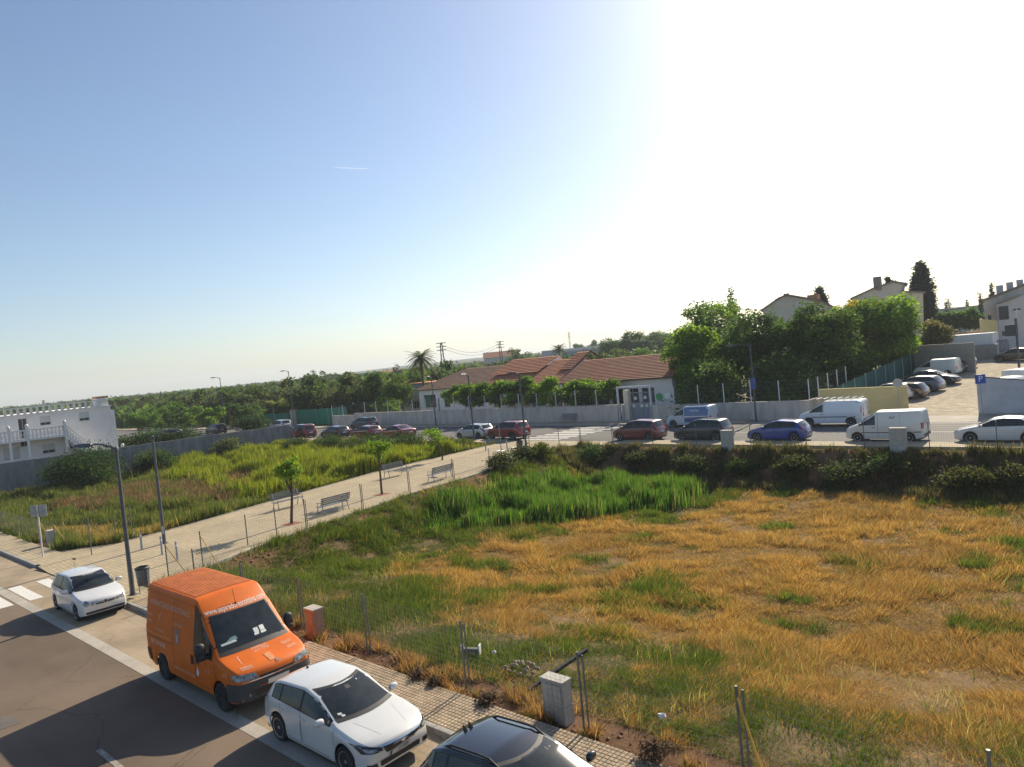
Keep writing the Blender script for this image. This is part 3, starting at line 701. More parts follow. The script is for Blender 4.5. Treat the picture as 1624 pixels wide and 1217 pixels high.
# windscreen: wipers, papers on the dash shelf seen behind the glass
S.seam('F', [(-.75, 1.34), (-.05, 1.40)], van, .022, BLACK, 'wiper'); S.seam('F', [(.0, 1.34), (.7, 1.40)], van, .022, BLACK, 'wiper')
DOC = mat('paper', (.62, .66, .64), rough=.7, var=.1); TEAL = mat('teal_folder', (.16, .30, .27), rough=.6, var=.1)
S.quad('dash_paper', 'F', ((-.74, 1.40), (-.38, 1.42), (-.40, 1.47), (-.74, 1.44)), DOC, van, .010); S.quad('dash_folder', 'F', ((-.62, 1.45), (-.34, 1.46), (-.36, 1.53), (-.48, 1.52)), TEAL, van, .010)
for a, b, w, h in ((.14, 1.50, .06, .05), (.30, 1.51, .06, .05), (.12, 1.43, .06, .02), (.30, 1.43, .07, .022)):
    S.quad('sticker', 'F', ((a-w, b-h), (a+w, b-h), (a+w, b+h), (a-w, b+h)), DOC, van, .010, 2, 2)
p = S.pt('F', 0, 2.12, 0); MB().tube([(p.x, 0, p.z), (p.x-.12, 0, p.z+.34)], .006, 5).tube([(p.x+.02, 0, p.z-.02), (p.x-.02, 0, p.z+.03)], .02, 6).build('aerial', BLACK, van)
S.text('www.aspiradorescottino.com', 'F', 0, 2.09, .15, WHITEPRINT, van, squash=.86)
S.text('ASPIRACIONES INDUSTRIALES', '-', 3.55, 1.99, .19, FADE, van, squash=.92)
S.text('93 714 16 46', '-', 4.22, .98, .19, WHITEPRINT, van, squash=.85)
S.text('COTTINO', '-', 3.02, 1.64, .11, FADE, van); S.text('Cottino', '-', 4.75, 1.66, .12, FADE, van); S.text('aspiracio', '-', 4.75, 1.50, .10, FADE, van)
S.text('COTTINO', '-', 4.12, 1.34, .12, FADE, van); S.text('f', '-', 4.12, 1.68, .26, FADE, van, shear=.3)
S.text('www.aspiracion.com', '-', 2.74, .57, .15, FADE, van, squash=.95)
S.text('nº5', '-', .60, .92, .15, FADE, van); S.text('Tel. 93', '-', 1.45, .84, .10, FADE, van)
S.quad('emblem', '-', ((2.92, 1.18), (3.14, 1.18), (3.18, 1.54), (2.88, 1.54)), VIOLET, van, .006, 3, 4); S.quad('emblem_mark', '-', ((3.0, 1.22), (3.05, 1.22), (3.05, 1.42), (3.0, 1.42)), FADE, van, .009, 2, 3)
S.quad('emblem', '-', ((1.96, .60), (2.04, .66), (1.96, .86), (1.88, .72)), WHITEPRINT, van, .007, 3, 3)
S.text('COTTINO', 'F', 0, 1.19, .085, FADE, van); S.text('f', 'F', -.62, 1.13, .14, FADE, van, shear=.3); S.text('cottino', 'F', -.6, 1.04, .09, FADE, van)
S.quad('emblem', 'F', ((-.06, 1.02), (.08, 1.02), (.1, 1.12), (-.08, 1.12)), mat('faint_print', (.62, .24, .09), rough=.6, var=.2, scale=20), van, .008, 3, 4); S.quad('emblem_mark', 'F', ((.04, .98), (.13, .98), (.13, 1.03), (.06, 1.03)), VIOLET, van, .011, 3, 3)
S.text('Aspiradors', 'F', .62, 1.15, .06, FADE, van); S.text('industrials', 'F', .64, 1.09, .06, FADE, van)

c308, S = car('hatchback_car', 'pearl white hatchback with black grille and dark alloy wheels in front of the orange van', 'car', (-12.46, 8.04, 0), 0, 'c308', PEARL, rimstyle='dark',
    over=dict(hl=None, gr=[], tl=((.52, .78), (.84, .80), (.84, .95), (.55, .92))), seams=[(1.18, 2.46), (2.46, 3.3)], plate=False)
for sd in (-1, 1):
    S.quad('headlight', 'F', ((sd*.46, .62), (sd*.82, .63), (sd*.88, .80), (sd*.50, .70)), GLASS, c308, .008, 10, 4)
    S.quad('headlight_lens', 'F', ((sd*.58, .645), (sd*.76, .65), (sd*.80, .725), (sd*.60, .69)), LAMP, c308, .012, 5, 3)
    S.quad('fog_grille', 'F', ((sd*.58, .30), (sd*.80, .32), (sd*.78, .42), (sd*.60, .40)), BLACK, c308, .008, 5, 3)
S.quad('grille', 'F', ((-.38, .545), (.38, .545), (.48, .70), (-.48, .70)), BLACK, c308, .010, 12, 4)
S.quad('grille_trim', 'F', ((-.48, .70), (.48, .70), (.49, .72), (-.49, .72)), CHROME, c308, .012, 12, 1)
S.quad('lower_grille', 'F', ((-.50, .25), (.50, .25), (.52, .405), (-.52, .405)), BLACK, c308, .010, 12, 3)
S.quad('number_plate', 'F', ((-.27, .41), (.27, .41), (.27, .52), (-.27, .52)), mat('plate_grey', (.55, .55, .53), rough=.4, var=.05), c308, .02, 6, 1)
S.quad('plate_band', 'F', ((-.27, .41), (-.235, .41), (-.235, .52), (-.27, .52)), mat('plate_blue', (.02, .06, .4), var=.05), c308, .023, 1, 1)
S.text('4553 KPJ', 'F', .02, .465, .105, INK, c308, off=.026, squash=.95)
em = [(a*1.1, .575+(b-.57)*1.1) for a, b in [(-.02, .57), (.03, .57), (.015, .60), (.045, .615), (.05, .66), (.0, .675), (-.05, .645), (-.02, .63), (-.045, .60)]]
mbv = [S.pt('F', a, b, .018) for a, b in em]; MB().add(mbv, [list(range(len(em)))]).build('emblem', CHROME, c308)
S.seam('F', [(-.60, 1.02), (-.02, 1.045)], c308, .018, BLACK, 'wiper'); S.seam('F', [(.02, 1.02), (.6, 1.045)], c308, .018, BLACK, 'wiper')
S.quad('permit_slip', 'F', ((-.60, 1.05), (-.52, 1.05), (-.52, 1.075), (-.60, 1.075)), DOC, c308, .012, 2, 1); S.quad('permit_slip', 'F', ((-.56, 1.025), (-.49, 1.025), (-.49, 1.045), (-.56, 1.045)), DOC, c308, .012, 2, 1)
S.quad('mirror_mount', 'F', ((-.06, 1.30), (.06, 1.30), (.05, 1.345), (-.05, 1.345)), BLACK, c308, .010, 2, 2)
p = S.pt('T', 3.45, 0, 0); MB().ball((p.x, 0, p.z+.01), (.05, .022, .03), 8, 6).tube([(p.x, 0, p.z+.01), (p.x-.07, 0, p.z+.16)], .005, 5).build('aerial', BLACK, c308)
for yy in (-.33, .33): S.seam('T', [(.3, yy), (1.0, yy*1.5)], c308, .012, PEARL, 'bonnet_crease')

polo, S = car('hatchback_car', 'small white three-door hatchback with round headlights beside the zebra crossing', 'car', (-28.28, 8.22, 0), radians(-1), 'polo', WHITE, rimstyle='nine',
    over=dict(hl=None, gr=[], tl=((.5, .72), (.76, .72), (.76, .98), (.58, .96))), seams=[(1.05, 2.4)], plate=False)
def disc(S, a, b, r, m, parent, name, off=.012, n=18, view='F'):
    v = [S.pt(view, a, b, off)] + [S.pt(view, a+r*cos(2*pi*k/n), b+r*sin(2*pi*k/n), off) for k in range(n)]
    if any(q is None for q in v): return
    return MB().add(v, [(0, 1+k, 1+(k+1) % n) for k in range(n)]).build(name, m, parent)
for sd in (-1, 1):
    disc(S, sd*.60, .655, .098, CHROME, polo, 'headlight_ring', .008); disc(S, sd*.60, .655, .085, LAMP, polo, 'headlight', .012)
    disc(S, sd*.415, .625, .068, CHROME, polo, 'indicator_ring', .008); disc(S, sd*.415, .625, .058, LAMP, polo, 'indicator', .012)
S.quad('grille', 'F', ((-.31, .575), (.31, .575), (.34, .665), (-.34, .665)), BLACK, polo, .010, 10, 2)
S.quad('number_plate', 'F', ((-.26, .435), (.26, .435), (.26, .535), (-.26, .535)), PLATE, polo, .016, 6, 1)
S.quad('lower_grille', 'F', ((-.62, .28), (.62, .28), (.66, .36), (-.66, .36)), BLACK, polo, .010, 12, 2)
disc(S, 0, .625, .062, CHROME, polo, 'emblem', .016); disc(S, 0, .625, .05, INK, polo, 'emblem_field', .019)
S.seam('F', [(-.042, .65), (-.012, .61), (0, .632), (.012, .61), (.042, .65)], polo, .01, CHROME, 'emblem_mark')
p = S.pt('T', 3.2, 0, 0); MB().tube([(p.x, 0, p.z), (p.x-.1, 0, p.z+.2)], .006, 5).build('aerial', BLACK, polo)
S.seam('F', [(-.55, 1.0), (-.02, 1.03)], polo, .018, BLACK, 'wiper')

BLACKP = paint('black_paint', (.012, .013, .016), rough=.2)
blk, S = car('hatchback_car', 'glossy black hatchback at the bottom edge with two small roof fins', 'car', (-7.3, 8.0, 0), 0, 'c308', BLACKP, rimstyle='dark', seams=[(1.18, 2.46), (2.46, 3.3)])
p = S.pt('T', 3.55, .0, 0)
for y in (-.07, .07): MB().add([(p.x+.08, y-.012, p.z-.01), (p.x+.08, y+.012, p.z-.01), (p.x-.06, y+.015, p.z-.01), (p.x-.06, y-.015, p.z-.01), (p.x-.07, y, p.z+.10), (p.x-.03, y, p.z+.09)], [(0,1,5),(1,2,4,5),(2,3,4),(3,0,5,4)]).build('roof_fin', BLACKP, blk)
for sd in (-1, 1):
    pts = [(2.125-(2.2+1.4*k/6), sd*.60, float(S.topf(2.2+1.4*k/6))+(.0 if 0 < k < 6 else -.06)) for k in range(7)]
    MB().tube(pts, .02, 6).build('roof_rail', BLACK, blk)
S.seam('T', [(3.62, -.5), (3.62, .5)], blk, .02, INK, 'spoiler_gap')

for o_, k_, x_, y_ in ((van, .975, -17.72, 8.0), (c308, .885, -12.53, 7.86), (polo, .92, -28.3, 8.18), (blk, .90, -7.62, 7.9)): o_.scale = (k_, k_, k_); o_.location.x = x_; o_.location.y = y_
# ---- far road, near kerb
FARG = 'cars parked along the far road'
RP = pi
C = lambda *a, **k: car(*a, **k)[0]
MAROON = paint('maroon_paint', (.16, .012, .018)); DRED = paint('dark_red_paint', (.20, .018, .022)); NAVY = paint('navy_paint', (.012, .016, .028)); BLUEP = paint('blue_paint', (.01, .045, .28))
SILVER = paint('silver_paint', (.46, .48, .50), metal=.4); GREYP = paint('grey_blue_paint', (.10, .12, .16), metal=.3)
C('compact_mpv', 'dark red one-box family car with front at the zebra crossing on the far road', 'car', (-31.0, 48.25, 0), RP, 'mpv', MAROON, group=FARG)
C('compact_mpv', 'near-black family car parked behind the block pillar on the far road', 'car', (-25.5, 48.2, 0), RP, 'mpv', NAVY, group=FARG, over=dict(L=4.3))
C('hatchback_car', 'bright blue hatchback parked in front of the small white van', 'car', (-19.9, 48.2, 0), RP, 'hatch', BLUEP, group=FARG)
GREYB = mat('grey_plastic', (.10, .105, .11), rough=.7, var=.15)
WHITE2 = paint('van_white_paint', (.68, .68, .64), rough=.45)
_, S = car('panel_van', 'small white panel van with grey bumpers and black scrawl on its side', 'van', (-13.2, 48.3, 0), RP, 'small_van', WHITE2, group=FARG, mat_low=GREYB,
    over=dict(L=4.55, wb=2.9, fo=.83, top=[(0, .55), (.04, .78), (.2, .92), (.8, 1.14), (1.6, 1.66), (1.95, 1.92), (4.4, 1.96), (4.5, 1.86), (4.55, .6)], belt=[(0, .5), (.25, .82), (.85, 1.05), (4.4, 1.08), (4.55, .95)],
    tl=((.70, .85), (.86, .85), (.86, 1.2), (.72, 1.2))))
for sd in '+-':
    S.seam(sd, [(1.1, .62), (2.1, .62), (3.0, .62), (4.4, .66)], _, .06, GREYB, 'rub_strip'); S.seam(sd, [(2.05, 1.75), (2.05, .35)], _, .014)
    S.seam(sd, [(3.3, 1.75), (3.3, .5)], _, .012); S.quad('tail_light', sd, ((4.42, .86), (4.52, .86), (4.51, 1.2), (4.42, 1.2)), RED, _, .01, 2, 3)
    for a in (.83, 3.73):   # grey arch trims
        S.seam(sd, [(a+.40*cos(q), .31+.40*sin(q)) for q in np.linspace(.2, pi-.2, 10)], _, .08, GREYB, 'arch_trim')
S.text('IN7', '+', 2.85, 1.52, .22, INK, _, shear=.3)
C('saloon_car', 'white saloon car parked at the right edge of the far road', 'car', (-7.15, 48.25, 0), RP, 'saloon', WHITE, group=FARG)
C('hatchback_car', 'silver hatchback behind the dark red off-roader at the path end', 'car', (-49.6, 48.5, 0), RP, 'hatch', SILVER, group=FARG)
C('off_road_car', 'dark red off-road car by the zebra crossing with tail light towards it', 'car', (-45.0, 48.3, 0), RP, 'suv', DRED, group=FARG, rails=True)
def row(u, n): return at_n(u, 688, n).x
C('compact_mpv', 'wine red boxy family car, leftmost of the row behind the grassy bank', 'car', (row(479, 48.3), 48.3, 0), RP, 'mpv', MAROON, group=FARG, over=dict(top=[(0, .55), (.04, .72), (.2, .85), (.85, 1.06), (1.5, 1.6), (2.1, 1.72), (3.7, 1.70), (3.95, 1.62), (4.15, 1.05), (4.2, .9), (4.25, .55)]))
C('hatchback_car', 'black hatchback beside the wine red boxy car behind the grassy bank', 'car', (row(531, 48.3), 48.3, 0), RP, 'hatch', NAVY, group=FARG)
C('hatchback_car', 'wine red hatchback half hidden behind the bank between black hatch and red saloon', 'car', (row(580, 48.3), 48.3, 0), RP, 'hatch', MAROON, group=FARG)
C('saloon_car', 'dark red saloon at the right end of the row behind the grassy bank', 'car', (row(629, 48.3), 48.3, 0), RP, 'saloon', DRED, group=FARG)
# ---- far road, school side
_, S = car('panel_van', 'blue and white courier van in front of the school wall', 'van', (-30.6, 55.95, 0), RP, 'small_van', paint('courier_white', (.55, .6, .66)), group=FARG, mat_low=GREYB)
CBLUE = paint('courier_blue', (.015, .09, .28))
for sd in '+-':
    S.patch('blue_panel', sd, lambda u, v: (1.98+2.2*u, .45+1.27*v), 14, 8, .004, CBLUE, _)
S.patch('blue_roof', 'T', lambda u, v: (1.9+2.3*u, -.78+1.56*v), 10, 8, .004, CBLUE, _)
S.text('MAPIU', '+', 2.95, 1.42, .32, WHITEPRINT, _, off=.01)
S.quad('white_stripe', '+', ((2.0, .86), (4.2, .92), (4.2, 1.0), (2.0, .98)), WHITEPRINT, _, .008, 10, 2)
_, S = car('panel_van', 'larger white panel van with roof rack parked at the yellow wall', 'van', (-18.9, 55.95, 0), RP, 'van', paint('cool_white', (.70, .73, .76)), group=FARG, mat_low=GREYB)
for sd in '+-':
    S.seam(sd, [(1.0, .72), (2.3, .72), (4.3, .72)], _, .07, GREYB, 'rub_strip'); S.seam(sd, [(2.1, 1.8), (2.1, .4)], _, .012)
    S.quad('tail_light', sd, ((4.66, 1.0), (4.76, 1.0), (4.75, 1.45), (4.67, 1.45)), RED, _, .01, 2, 3)
mb = MB()
for y in (-.66, .66): mb.tube([(1.0, y, 2.03), (-2.1, y, 2.05)], .02, 6)
for k in range(7): mb.tube([(.9-.5*k, -.66, 2.03), (.9-.5*k, .66, 2.03)], .018, 6).tube([(.9-.5*k, .66, 1.85), (.9-.5*k, .66, 2.03)], .015, 5).tube([(.9-.5*k, -.66, 1.85), (.9-.5*k, -.66, 2.03)], .015, 5)
mb.build('roof_rack', STEEL, _)
C('compact_mpv', 'silver family car parked by the green screen, far left of the road', 'car', (at_n(444, 676, 55.2).x, 55.2, 0), RP, 'mpv', SILVER, group=FARG)
C('hatchback_car', 'black hatchback parked against the school wall left of the first lamp', 'car', (at_n(577, 672, 56.0).x, 56.0, 0), RP, 'mpv', NAVY, group=FARG)
C('hatchback_car', 'dark car in the shade under the end of the green screen', 'car', (at_n(548, 671, 60.8).x, 60.8, 0), RP, 'hatch', NAVY, group=FARG)
C('hatchback_car', 'dark car whose roof shows above the long grey wall', 'car', (at_n(343, 687, 52.0).x, 52.0, 0), RP, 'mpv', NAVY, group=FARG)
# ---- cars in the dirt lot
LOTG = 'cars parked in the dirt lot'
def lot(u, v, head, name, label, spec, body, cat='car', rails=False, over=None):
    p = px(u, v); z = float(zt(p.x, p.y)); r = C(name, label, cat, (p.x, p.y, z-.02), head, spec, body, group=LOTG, rails=rails, over=over)
    r.rotation_euler = (0, 0, head); return r
H1 = radians(171)
lot(1410, 633, H1, 'estate_car', 'white car with roof bars just behind the yellow wall', 'wagon', WHITE, rails=True)
lot(1432, 632, H1, 'hatchback_car', 'black hatchback between the yellow wall and the grey estate car', 'hatch', BLACKP, rails=True)
lot(1453, 621, H1, 'estate_car', 'grey-blue estate car parked in the dirt lot beside the round sign', 'wagon', GREYP)
lot(1480, 610, radians(-8), 'saloon_car', 'black saloon with its nose towards the open dirt lot', 'saloon', BLACKP)
lot(1486, 597, H1, 'panel_van', 'small white van with roof bars between the dark cars in the lot', 'small_van', WHITE2, 'van', rails=False)
lot(1500, 592, H1, 'hatchback_car', 'grey hatchback squeezed between white van and dark off-roader', 'hatch', GREYP)
lot(1513, 585, H1, 'off_road_car', 'dark off-road car at the end of the row by the end wall', 'suv', NAVY, rails=True)
lot(1612, 572, radians(170), 'hatchback_car', 'black car parked at the right edge beyond the dirt lot', 'hatch', BLACKP)
lot(1607, 632, radians(80), 'panel_van', 'white van just behind the graffitied white wall', 'small_van', WHITE, 'van')
lot(1622, 618, radians(80), 'panel_van', 'white van behind the other white van at the right edge', 'small_van', WHITE2, 'van', over=dict(L=4.2))
# ------------------------------------------------------------------ street furniture
def G(x, y): 
    z = float(zt(x, y)); return z
def lamp_post(label, x, y, h, armdir, arm=1.5, double=False, r=.07, z=.03):
    o = thing('street_lamp', label, 'street lamp', (x, y, z), atan2(armdir[1], armdir[0]), 'street lamps')
    MB().tube([(0, 0, 0), (0, 0, .12), (0, 0, 1.2), (0, 0, h)], [r*1.5, r*1.25, r*1.1, r*.72], 12).build('pole', DARKSTEEL, o, smooth=True)
    MB().box(-.14, .14, -.14, .14, 0, .015).build('base_plate', DARKSTEEL, o)
    MB().box(-.05, .05, -r*1.16-.004, -r*1.0, .45, .85).build('service_door', STEEL, o)
    MB().tube([(0, 0, h-.12), (.2, 0, h+.03), (arm*.6, 0, h+.16), (arm, 0, h+.15)], [r*.7, r*.6, r*.5, r*.45], 8).lathe([(r*1.1, h-.16), (r*1.3, h-.05), (r*.8, h+.02)], 10).build('arm', DARKSTEEL, o, smooth=True)
    hd = MB().add([(arm-.15, -.06, h+.10), (arm+.1, -.16, h+.09), (arm+.62, -.13, h+.12), (arm+.72, 0, h+.13), (arm+.62, .13, h+.12), (arm+.1, .16, h+.09), (arm-.15, .06, h+.10),
                   (arm-.1, -.05, h+.2), (arm+.15, -.1, h+.23), (arm+.55, -.08, h+.2), (arm+.55, .08, h+.2), (arm+.15, .1, h+.23), (arm-.1, .05, h+.2)],
                  [(6,5,4,3,2,1,0), (0,1,8,7), (1,2,9,8), (2,3,9), (3,10,9), (3,4,10), (4,5,11,10), (5,6,12,11), (6,0,7,12), (7,8,11,12), (8,9,10,11)]).build('lamp_head', DARKSTEEL, o)
    MB().box(arm+.08, arm+.52, -.09, .09, h+.075, h+.098).build('lamp_lens', LAMP, hd)
    return o
lamp_post('tall grey street lamp beside the white three-door car and litter bin', -28.0, 9.5, 5.35, (-.9, -.45), 1.15, z=.13)
lamp_post('tall grey street lamp behind the bollards where the path starts', -36.2, 13.95, 5.2, (.6, .8), .7)
lamp_post('grey street lamp beside the litter bin at the far end of the path', -36.4, 40.9, 6.0, (-1, .25), .9)
lamp_post('grey street lamp standing behind the silver hatchback on the far road', at_n(752, 695, 46.3).x, 46.3, 6.0, (.2, -1), .6, z=.12)
lamp_post('grey street lamp against the school wall below the palm tree', -65.5, 57.8, 5.8, (0, -1), .5, z=.12)
l5 = lamp_post('grey street lamp carrying a blue sign against the school wall', -25.9, 58.3, 6.4, (-.8, -.6), 1.3)
BLUES = mat('sign_blue', (.02, .08, .38), rough=.4, var=.1)
MB().box(-.3, .3, -.012, .012, -.45, .45).move(0, 0, 3.2).rot(pi-2.5).build('sign_plate', BLUES, l5)
MB().add([(-.14, -.02, 3.0), (.14, -.02, 3.0), (0, -.02, 3.35)], [(0, 1, 2)]).rot(pi-2.5).build('sign_symbol', WHITEPRINT, l5)
lamp_post('grey street lamp in front of the green screen with its head to the left', -97.9, 58.2, 8.4, (-.9, -.4), .8, z=.12)
lamp_post('grey street lamp beyond the end of the long grey wall', -114.5, 55.6, 8.6, (-.3, -1), .8)

def bin_(label, x, y, rz, z=.13):
    o = thing('litter_bin', label, 'litter bin', (x, y, z), rz, 'litter bins')
    MB().lathe([(.17, .35), (.2, .38), (.235, .95), (.225, .95), (.19, .42)], 16).build('bucket', DARKSTEEL, o, smooth=True)
    MB().lathe([(.245, .93), (.255, .97), (.21, 1.01), (.2, .95)], 16).build('rim', BLACK, o, smooth=True)
    MB().tube([(-.26, 0, 0), (-.26, 0, .92)], .02, 6).build('stand_post', STEEL, o); MB().tube([(.26, 0, 0), (.26, 0, .92)], .02, 6).build('stand_post', STEEL, o)
    MB().tube([(-.26, 0, .7), (.26, 0, .7)], .014, 6).build('pivot_bar', STEEL, o)
bin_('dark grey litter bin beside the near lamp post', -27.55, 9.75, .3)
bin_('dark litter bin beside the lamp at the far end of the path', -37.1, 41.0, .5, .03)
def bollard(label, x, y, z=.03, h=.82):
    o = thing('bollard', label, 'bollard', (x, y, z), 0, 'steel bollards')
    MB().lathe([(.058, 0), (.052, .02), (.048, .03), (.048, h-.02), (.04, h)], 12).build('post', STEEL, o, smooth=True); MB().lathe([(.1, 0), (.1, .012), (.06, .016)], 12).build('foot', STEEL, o)
    MB().lathe([(.0495, h-.2), (.0495, h-.12)], 12).build('band', WHITEPRINT, o)
bollard('steel bollard nearest the left field at the path entrance', -36.05, 12.85); bollard('steel bollard in front of the second lamp at the path entrance', -33.85, 12.9)
bollard('steel bollard nearest the mesh fence at the path entrance', -31.9, 12.75)
bollard('steel bollard nearest the left field at the far end of the path', -41.4, 41.6); bollard('steel bollard in the middle at the far end of the path', -39.4, 42.0); bollard('steel bollard beside the lamp at the far end of the path', -37.3, 42.0)

SLAT = mat('bench_grey', (.24, .25, .26), rough=.5, metal=.4, var=.15)
def bench(label, x, y, rz, z=.03):
    o = thing('bench', label, 'bench', (x, y, z), rz, 'metal slat benches')
    for k in range(5): MB().box(-.95, .95, -.22+k*.095, -.15+k*.095, .43, .45).build('seat_slat', SLAT, o)
    for k in range(4):
        zz = .53+k*.1; yy = .25+k*.028; MB().box(-.95, .95, yy, yy+.02, zz, zz+.075).build('back_slat', SLAT, o)
    for xx in (-.8, .8):
        MB().tube([(xx, -.27, 0), (xx, -.2, .42), (xx, .2, .42), (xx, .33, .92)], .024, 6).tube([(xx, .18, .42), (xx, .33, 0)], .024, 6).build('leg', SLAT, o)
        MB().tube([(xx, -.22, .42), (xx, -.24, .62), (xx, .26, .64)], .018, 6).build('armrest', SLAT, o)
bench('grey slat bench by the grass behind the first young tree', -37.65, 21.5, radians(93)); bench('grey slat bench by the mesh fence near the first young tree', -33.5, 21.7, radians(-87))
bench('grey slat bench by the grass near the second young tree', -39.5, 30.8, radians(93)); bench('grey slat bench by the mesh fence beyond the second young tree', -34.8, 30.6, radians(-87))
bench('grey slat bench standing against the school wall', -46.3, 58.9, 0, .12)

# mesh fences: every post a thing with its own wire bay
WIRE = mat('wire_grey', (.22, .23, .23), rough=.5, metal=.5, var=.1)
POSTG = mat('fence_post_grey', (.15, .155, .15), rough=.6, metal=.3, var=.25, scale=5)
YEL = mat('yellow_stay', (.62, .36, .05), rough=.6, var=.2)
_wirec = {}
def wire_panel(L, h, sx=.12, sz=.12, r=.0022):
    k = (round(L, 2), h)
    mb = MB(); n = int(L/sx)
    for i in range(1, n): 
        x = L*i/n; mb.add([(x-r, -r, .06), (x+r, -r, .06), (x, r, .06), (x-r, -r, h), (x+r, -r, h), (x, r, h)], [(0, 1, 4, 3), (1, 2, 5, 4), (2, 0, 3, 5)])
    for j in range(int(h/sz)+1):
        z = .06+(h-.06)*j/int(h/sz); mb.add([(0, -r, z-r), (0, -r, z+r), (0, r, z), (L, -r, z-r), (L, -r, z+r), (L, r, z)], [(0, 1, 4, 3), (1, 2, 5, 4), (2, 0, 3, 5)])
    return mb
def fence_line(pts, label, h=1.55, stays=(), gap=False, zoff=0., double=()):
    o = thing('mesh_fence', label, 'fence', (0, 0, 0))
    for i, p in enumerate(pts):
        z = max(G(*p), -.5)+zoff if len(p) == 2 else p[2]
        MB().tube([(p[0], p[1], z-.3), (p[0], p[1], z+h)], .024, 8).lathe([(.028, z+h-.01), (.028, z+h+.02)], 8, c=(p[0], p[1], 0)).build('post', POSTG, o)
        if i in double: MB().tube([(p[0]+.11, p[1]+.02, z-.3), (p[0]+.10, p[1]+.02, z+h-.03)], .02, 8).build('post', POSTG, o)
        if i in stays:
            dx, dy = stays[i]; MB().tube([(p[0], p[1], z+h*.9), (p[0]+dx, p[1]+dy, z+.02)], .02, 6).build('stay', YEL, o)
        if i+1 < len(pts) and not gap:
            q = pts[i+1]; zq = max(G(*q), -.5)+zoff if len(q) == 2 else q[2]; d = Vector((q[0]-p[0], q[1]-p[1], zq-z)); L = math.hypot(d.x, d.y)
            w = wire_panel(L, h-.03).build('wire_panel', WIRE, o); w.location = (p[0], p[1], z); w.rotation_euler = (0, 0, atan2(d.y, d.x)); tag(w, kind='stuff')
    return o
NF = [(-29.3, 11.3), (-26.2, 11.0), (-22.4, 10.85), (-18.9, 10.8), (-15.7, 10.75), (-11.9, 10.62), (-8.6, 10.55), (-5.5, 10.75), (-2.0, 10.7), (2.0, 10.7)]
fence_line(NF, 'tall wire mesh fence between the near pavement and the dry field', 1.58, {0: (.9, .5), 7: (.6, -.3)}, double=(2, 3, 4, 5, 6, 7))
PF = [(-29.35, 12.7), (-31.2, 15.6), (-31.1, 17.0), (-31.0, 18.5), (-32.15, 22.6), (-32.95, 26.5), (-33.35, 30.4), (-34.1, 34.5), (-34.9, 39.6), (-35.1, 43.3)]
fence_line(PF, 'wire mesh fence along the right side of the paved path', 1.5, {0: (1.2, .2)}, double=(3, 4, 5, 6))
FF = [(-34.3, 44.9), (-31.5, 45.25), (-28.0, 45.25), (-24.5, 45.25), (-20.6, 45.25), (-17.0, 45.25), (-13.6, 45.25), (-10.2, 45.25), (-7.0, 45.25), (-3.5, 45.25), (0, 45.25)]
fence_line(FF, 'wire mesh fence on top of the bank along the far road', 1.5, {}, double=(0, 1))
LF = [(-55.0, 10.7), (-50.5, 10.7), (-47.0, 10.75), (-43.8, 10.8), (-42.0, 10.95), (-39.4, 12.9)]
fence_line(LF, 'wire mesh fence with yellow stays along the left field', 1.3, {3: (1.0, .3), 4: (1.0, .35)})
fence_line([(-37.6, 11.2, .03), (-39.2, 13.6)], 'pair of thin fence posts in the grass behind the near lamp', 1.7, {}, gap=True)

# meter pillars of block and concrete
PIL = mat('rendered_block', (.42, .41, .37), rough=.9, var=.18, scale=5, bump=.4); BRK = mat('red_block', (.36, .24, .17), rough=.9, var=.15, scale=6, bump=.3)
def pillar(label, x, y, w, d, h, z, rz=0, face=None):
    o = thing('meter_pillar', label, 'meter pillar', (x, y, z), rz, 'meter pillars in the fences')
    B('body', face or PIL, o, -w/2, w/2, -d/2, d/2, -.2, h*.42); B('upper_body', face or PIL, o, -w/2+.006, w/2-.006, -d/2+.006, d/2-.006, h*.43, h-.04)
    B('joint', CONC, o, -w/2+.015, w/2-.015, -d/2+.015, d/2-.015, h*.41, h*.44); B('cap', PIL, o, -w/2-.012, w/2+.012, -d/2-.012, d/2+.012, h-.04, h)
    B('door', PIL if not face else face, o, -w/2+.06, w/2-.06, -d/2-.012, -d/2+.004, h*.48, h-.1)
pillar('grey concrete meter pillar in the fence behind the black car', -9.35, 10.72, .56, .28, .9, .0)
pillar('red-brown meter pillar with pale side beside the orange van mirror', -18.1, 10.75, .46, .32, .88, .0, 0, BRK)
pillar('pale block meter pillar on the bank in front of the near-black car', -22.1, 45.0, .75, .4, 1.15, .0)
pillar('pale block meter pillar on the bank in front of the small white van', -11.7, 45.0, .85, .4, 1.25, .0)
pillar('small pale meter box at the corner of the left field', -42.5, 10.9, .45, .3, .8, .05)

# signs
o = thing('road_sign', 'back of a white rectangular road sign on a pole at the left pavement', 'road sign', (-39.6, 9.75, .12), 0)
MB().tube([(0, 0, 0), (0, 0, 2.45)], .035, 8).build('pole', mat('white_pole', (.6, .6, .58), var=.1), o); MB().box(-.42, .42, -.02, -.0, 1.9, 2.45).rot(radians(35)).move(0, .05, 0).build('plate', STEEL, o)
MB().box(-.44, .44, -.035, -.03, 2.1, 2.14).rot(radians(35)).build('bracket', STEEL, o)
def sign(name, label, u, v, h, shape, n=None):
    p = px(u, v); o = thing(name, label, 'road sign', (p.x, p.y, p.z), -pi/4+.1)
    MB().tube([(0, 0, 0), (0, 0, h)], .035, 8).build('pole', STEEL, o); return o
o = thing('parking_sign', 'blue parking sign with white P in front of the white wall', 'road sign', (-10.1, 60.4, 0), radians(38))
MB().tube([(0, 0, 0), (0, 0, 2.95)], .04, 8).build('pole', STEEL, o); pl_ = B('plate', BLUES, o, -.36, .36, -.06, -.045, 2.3, 2.95); 
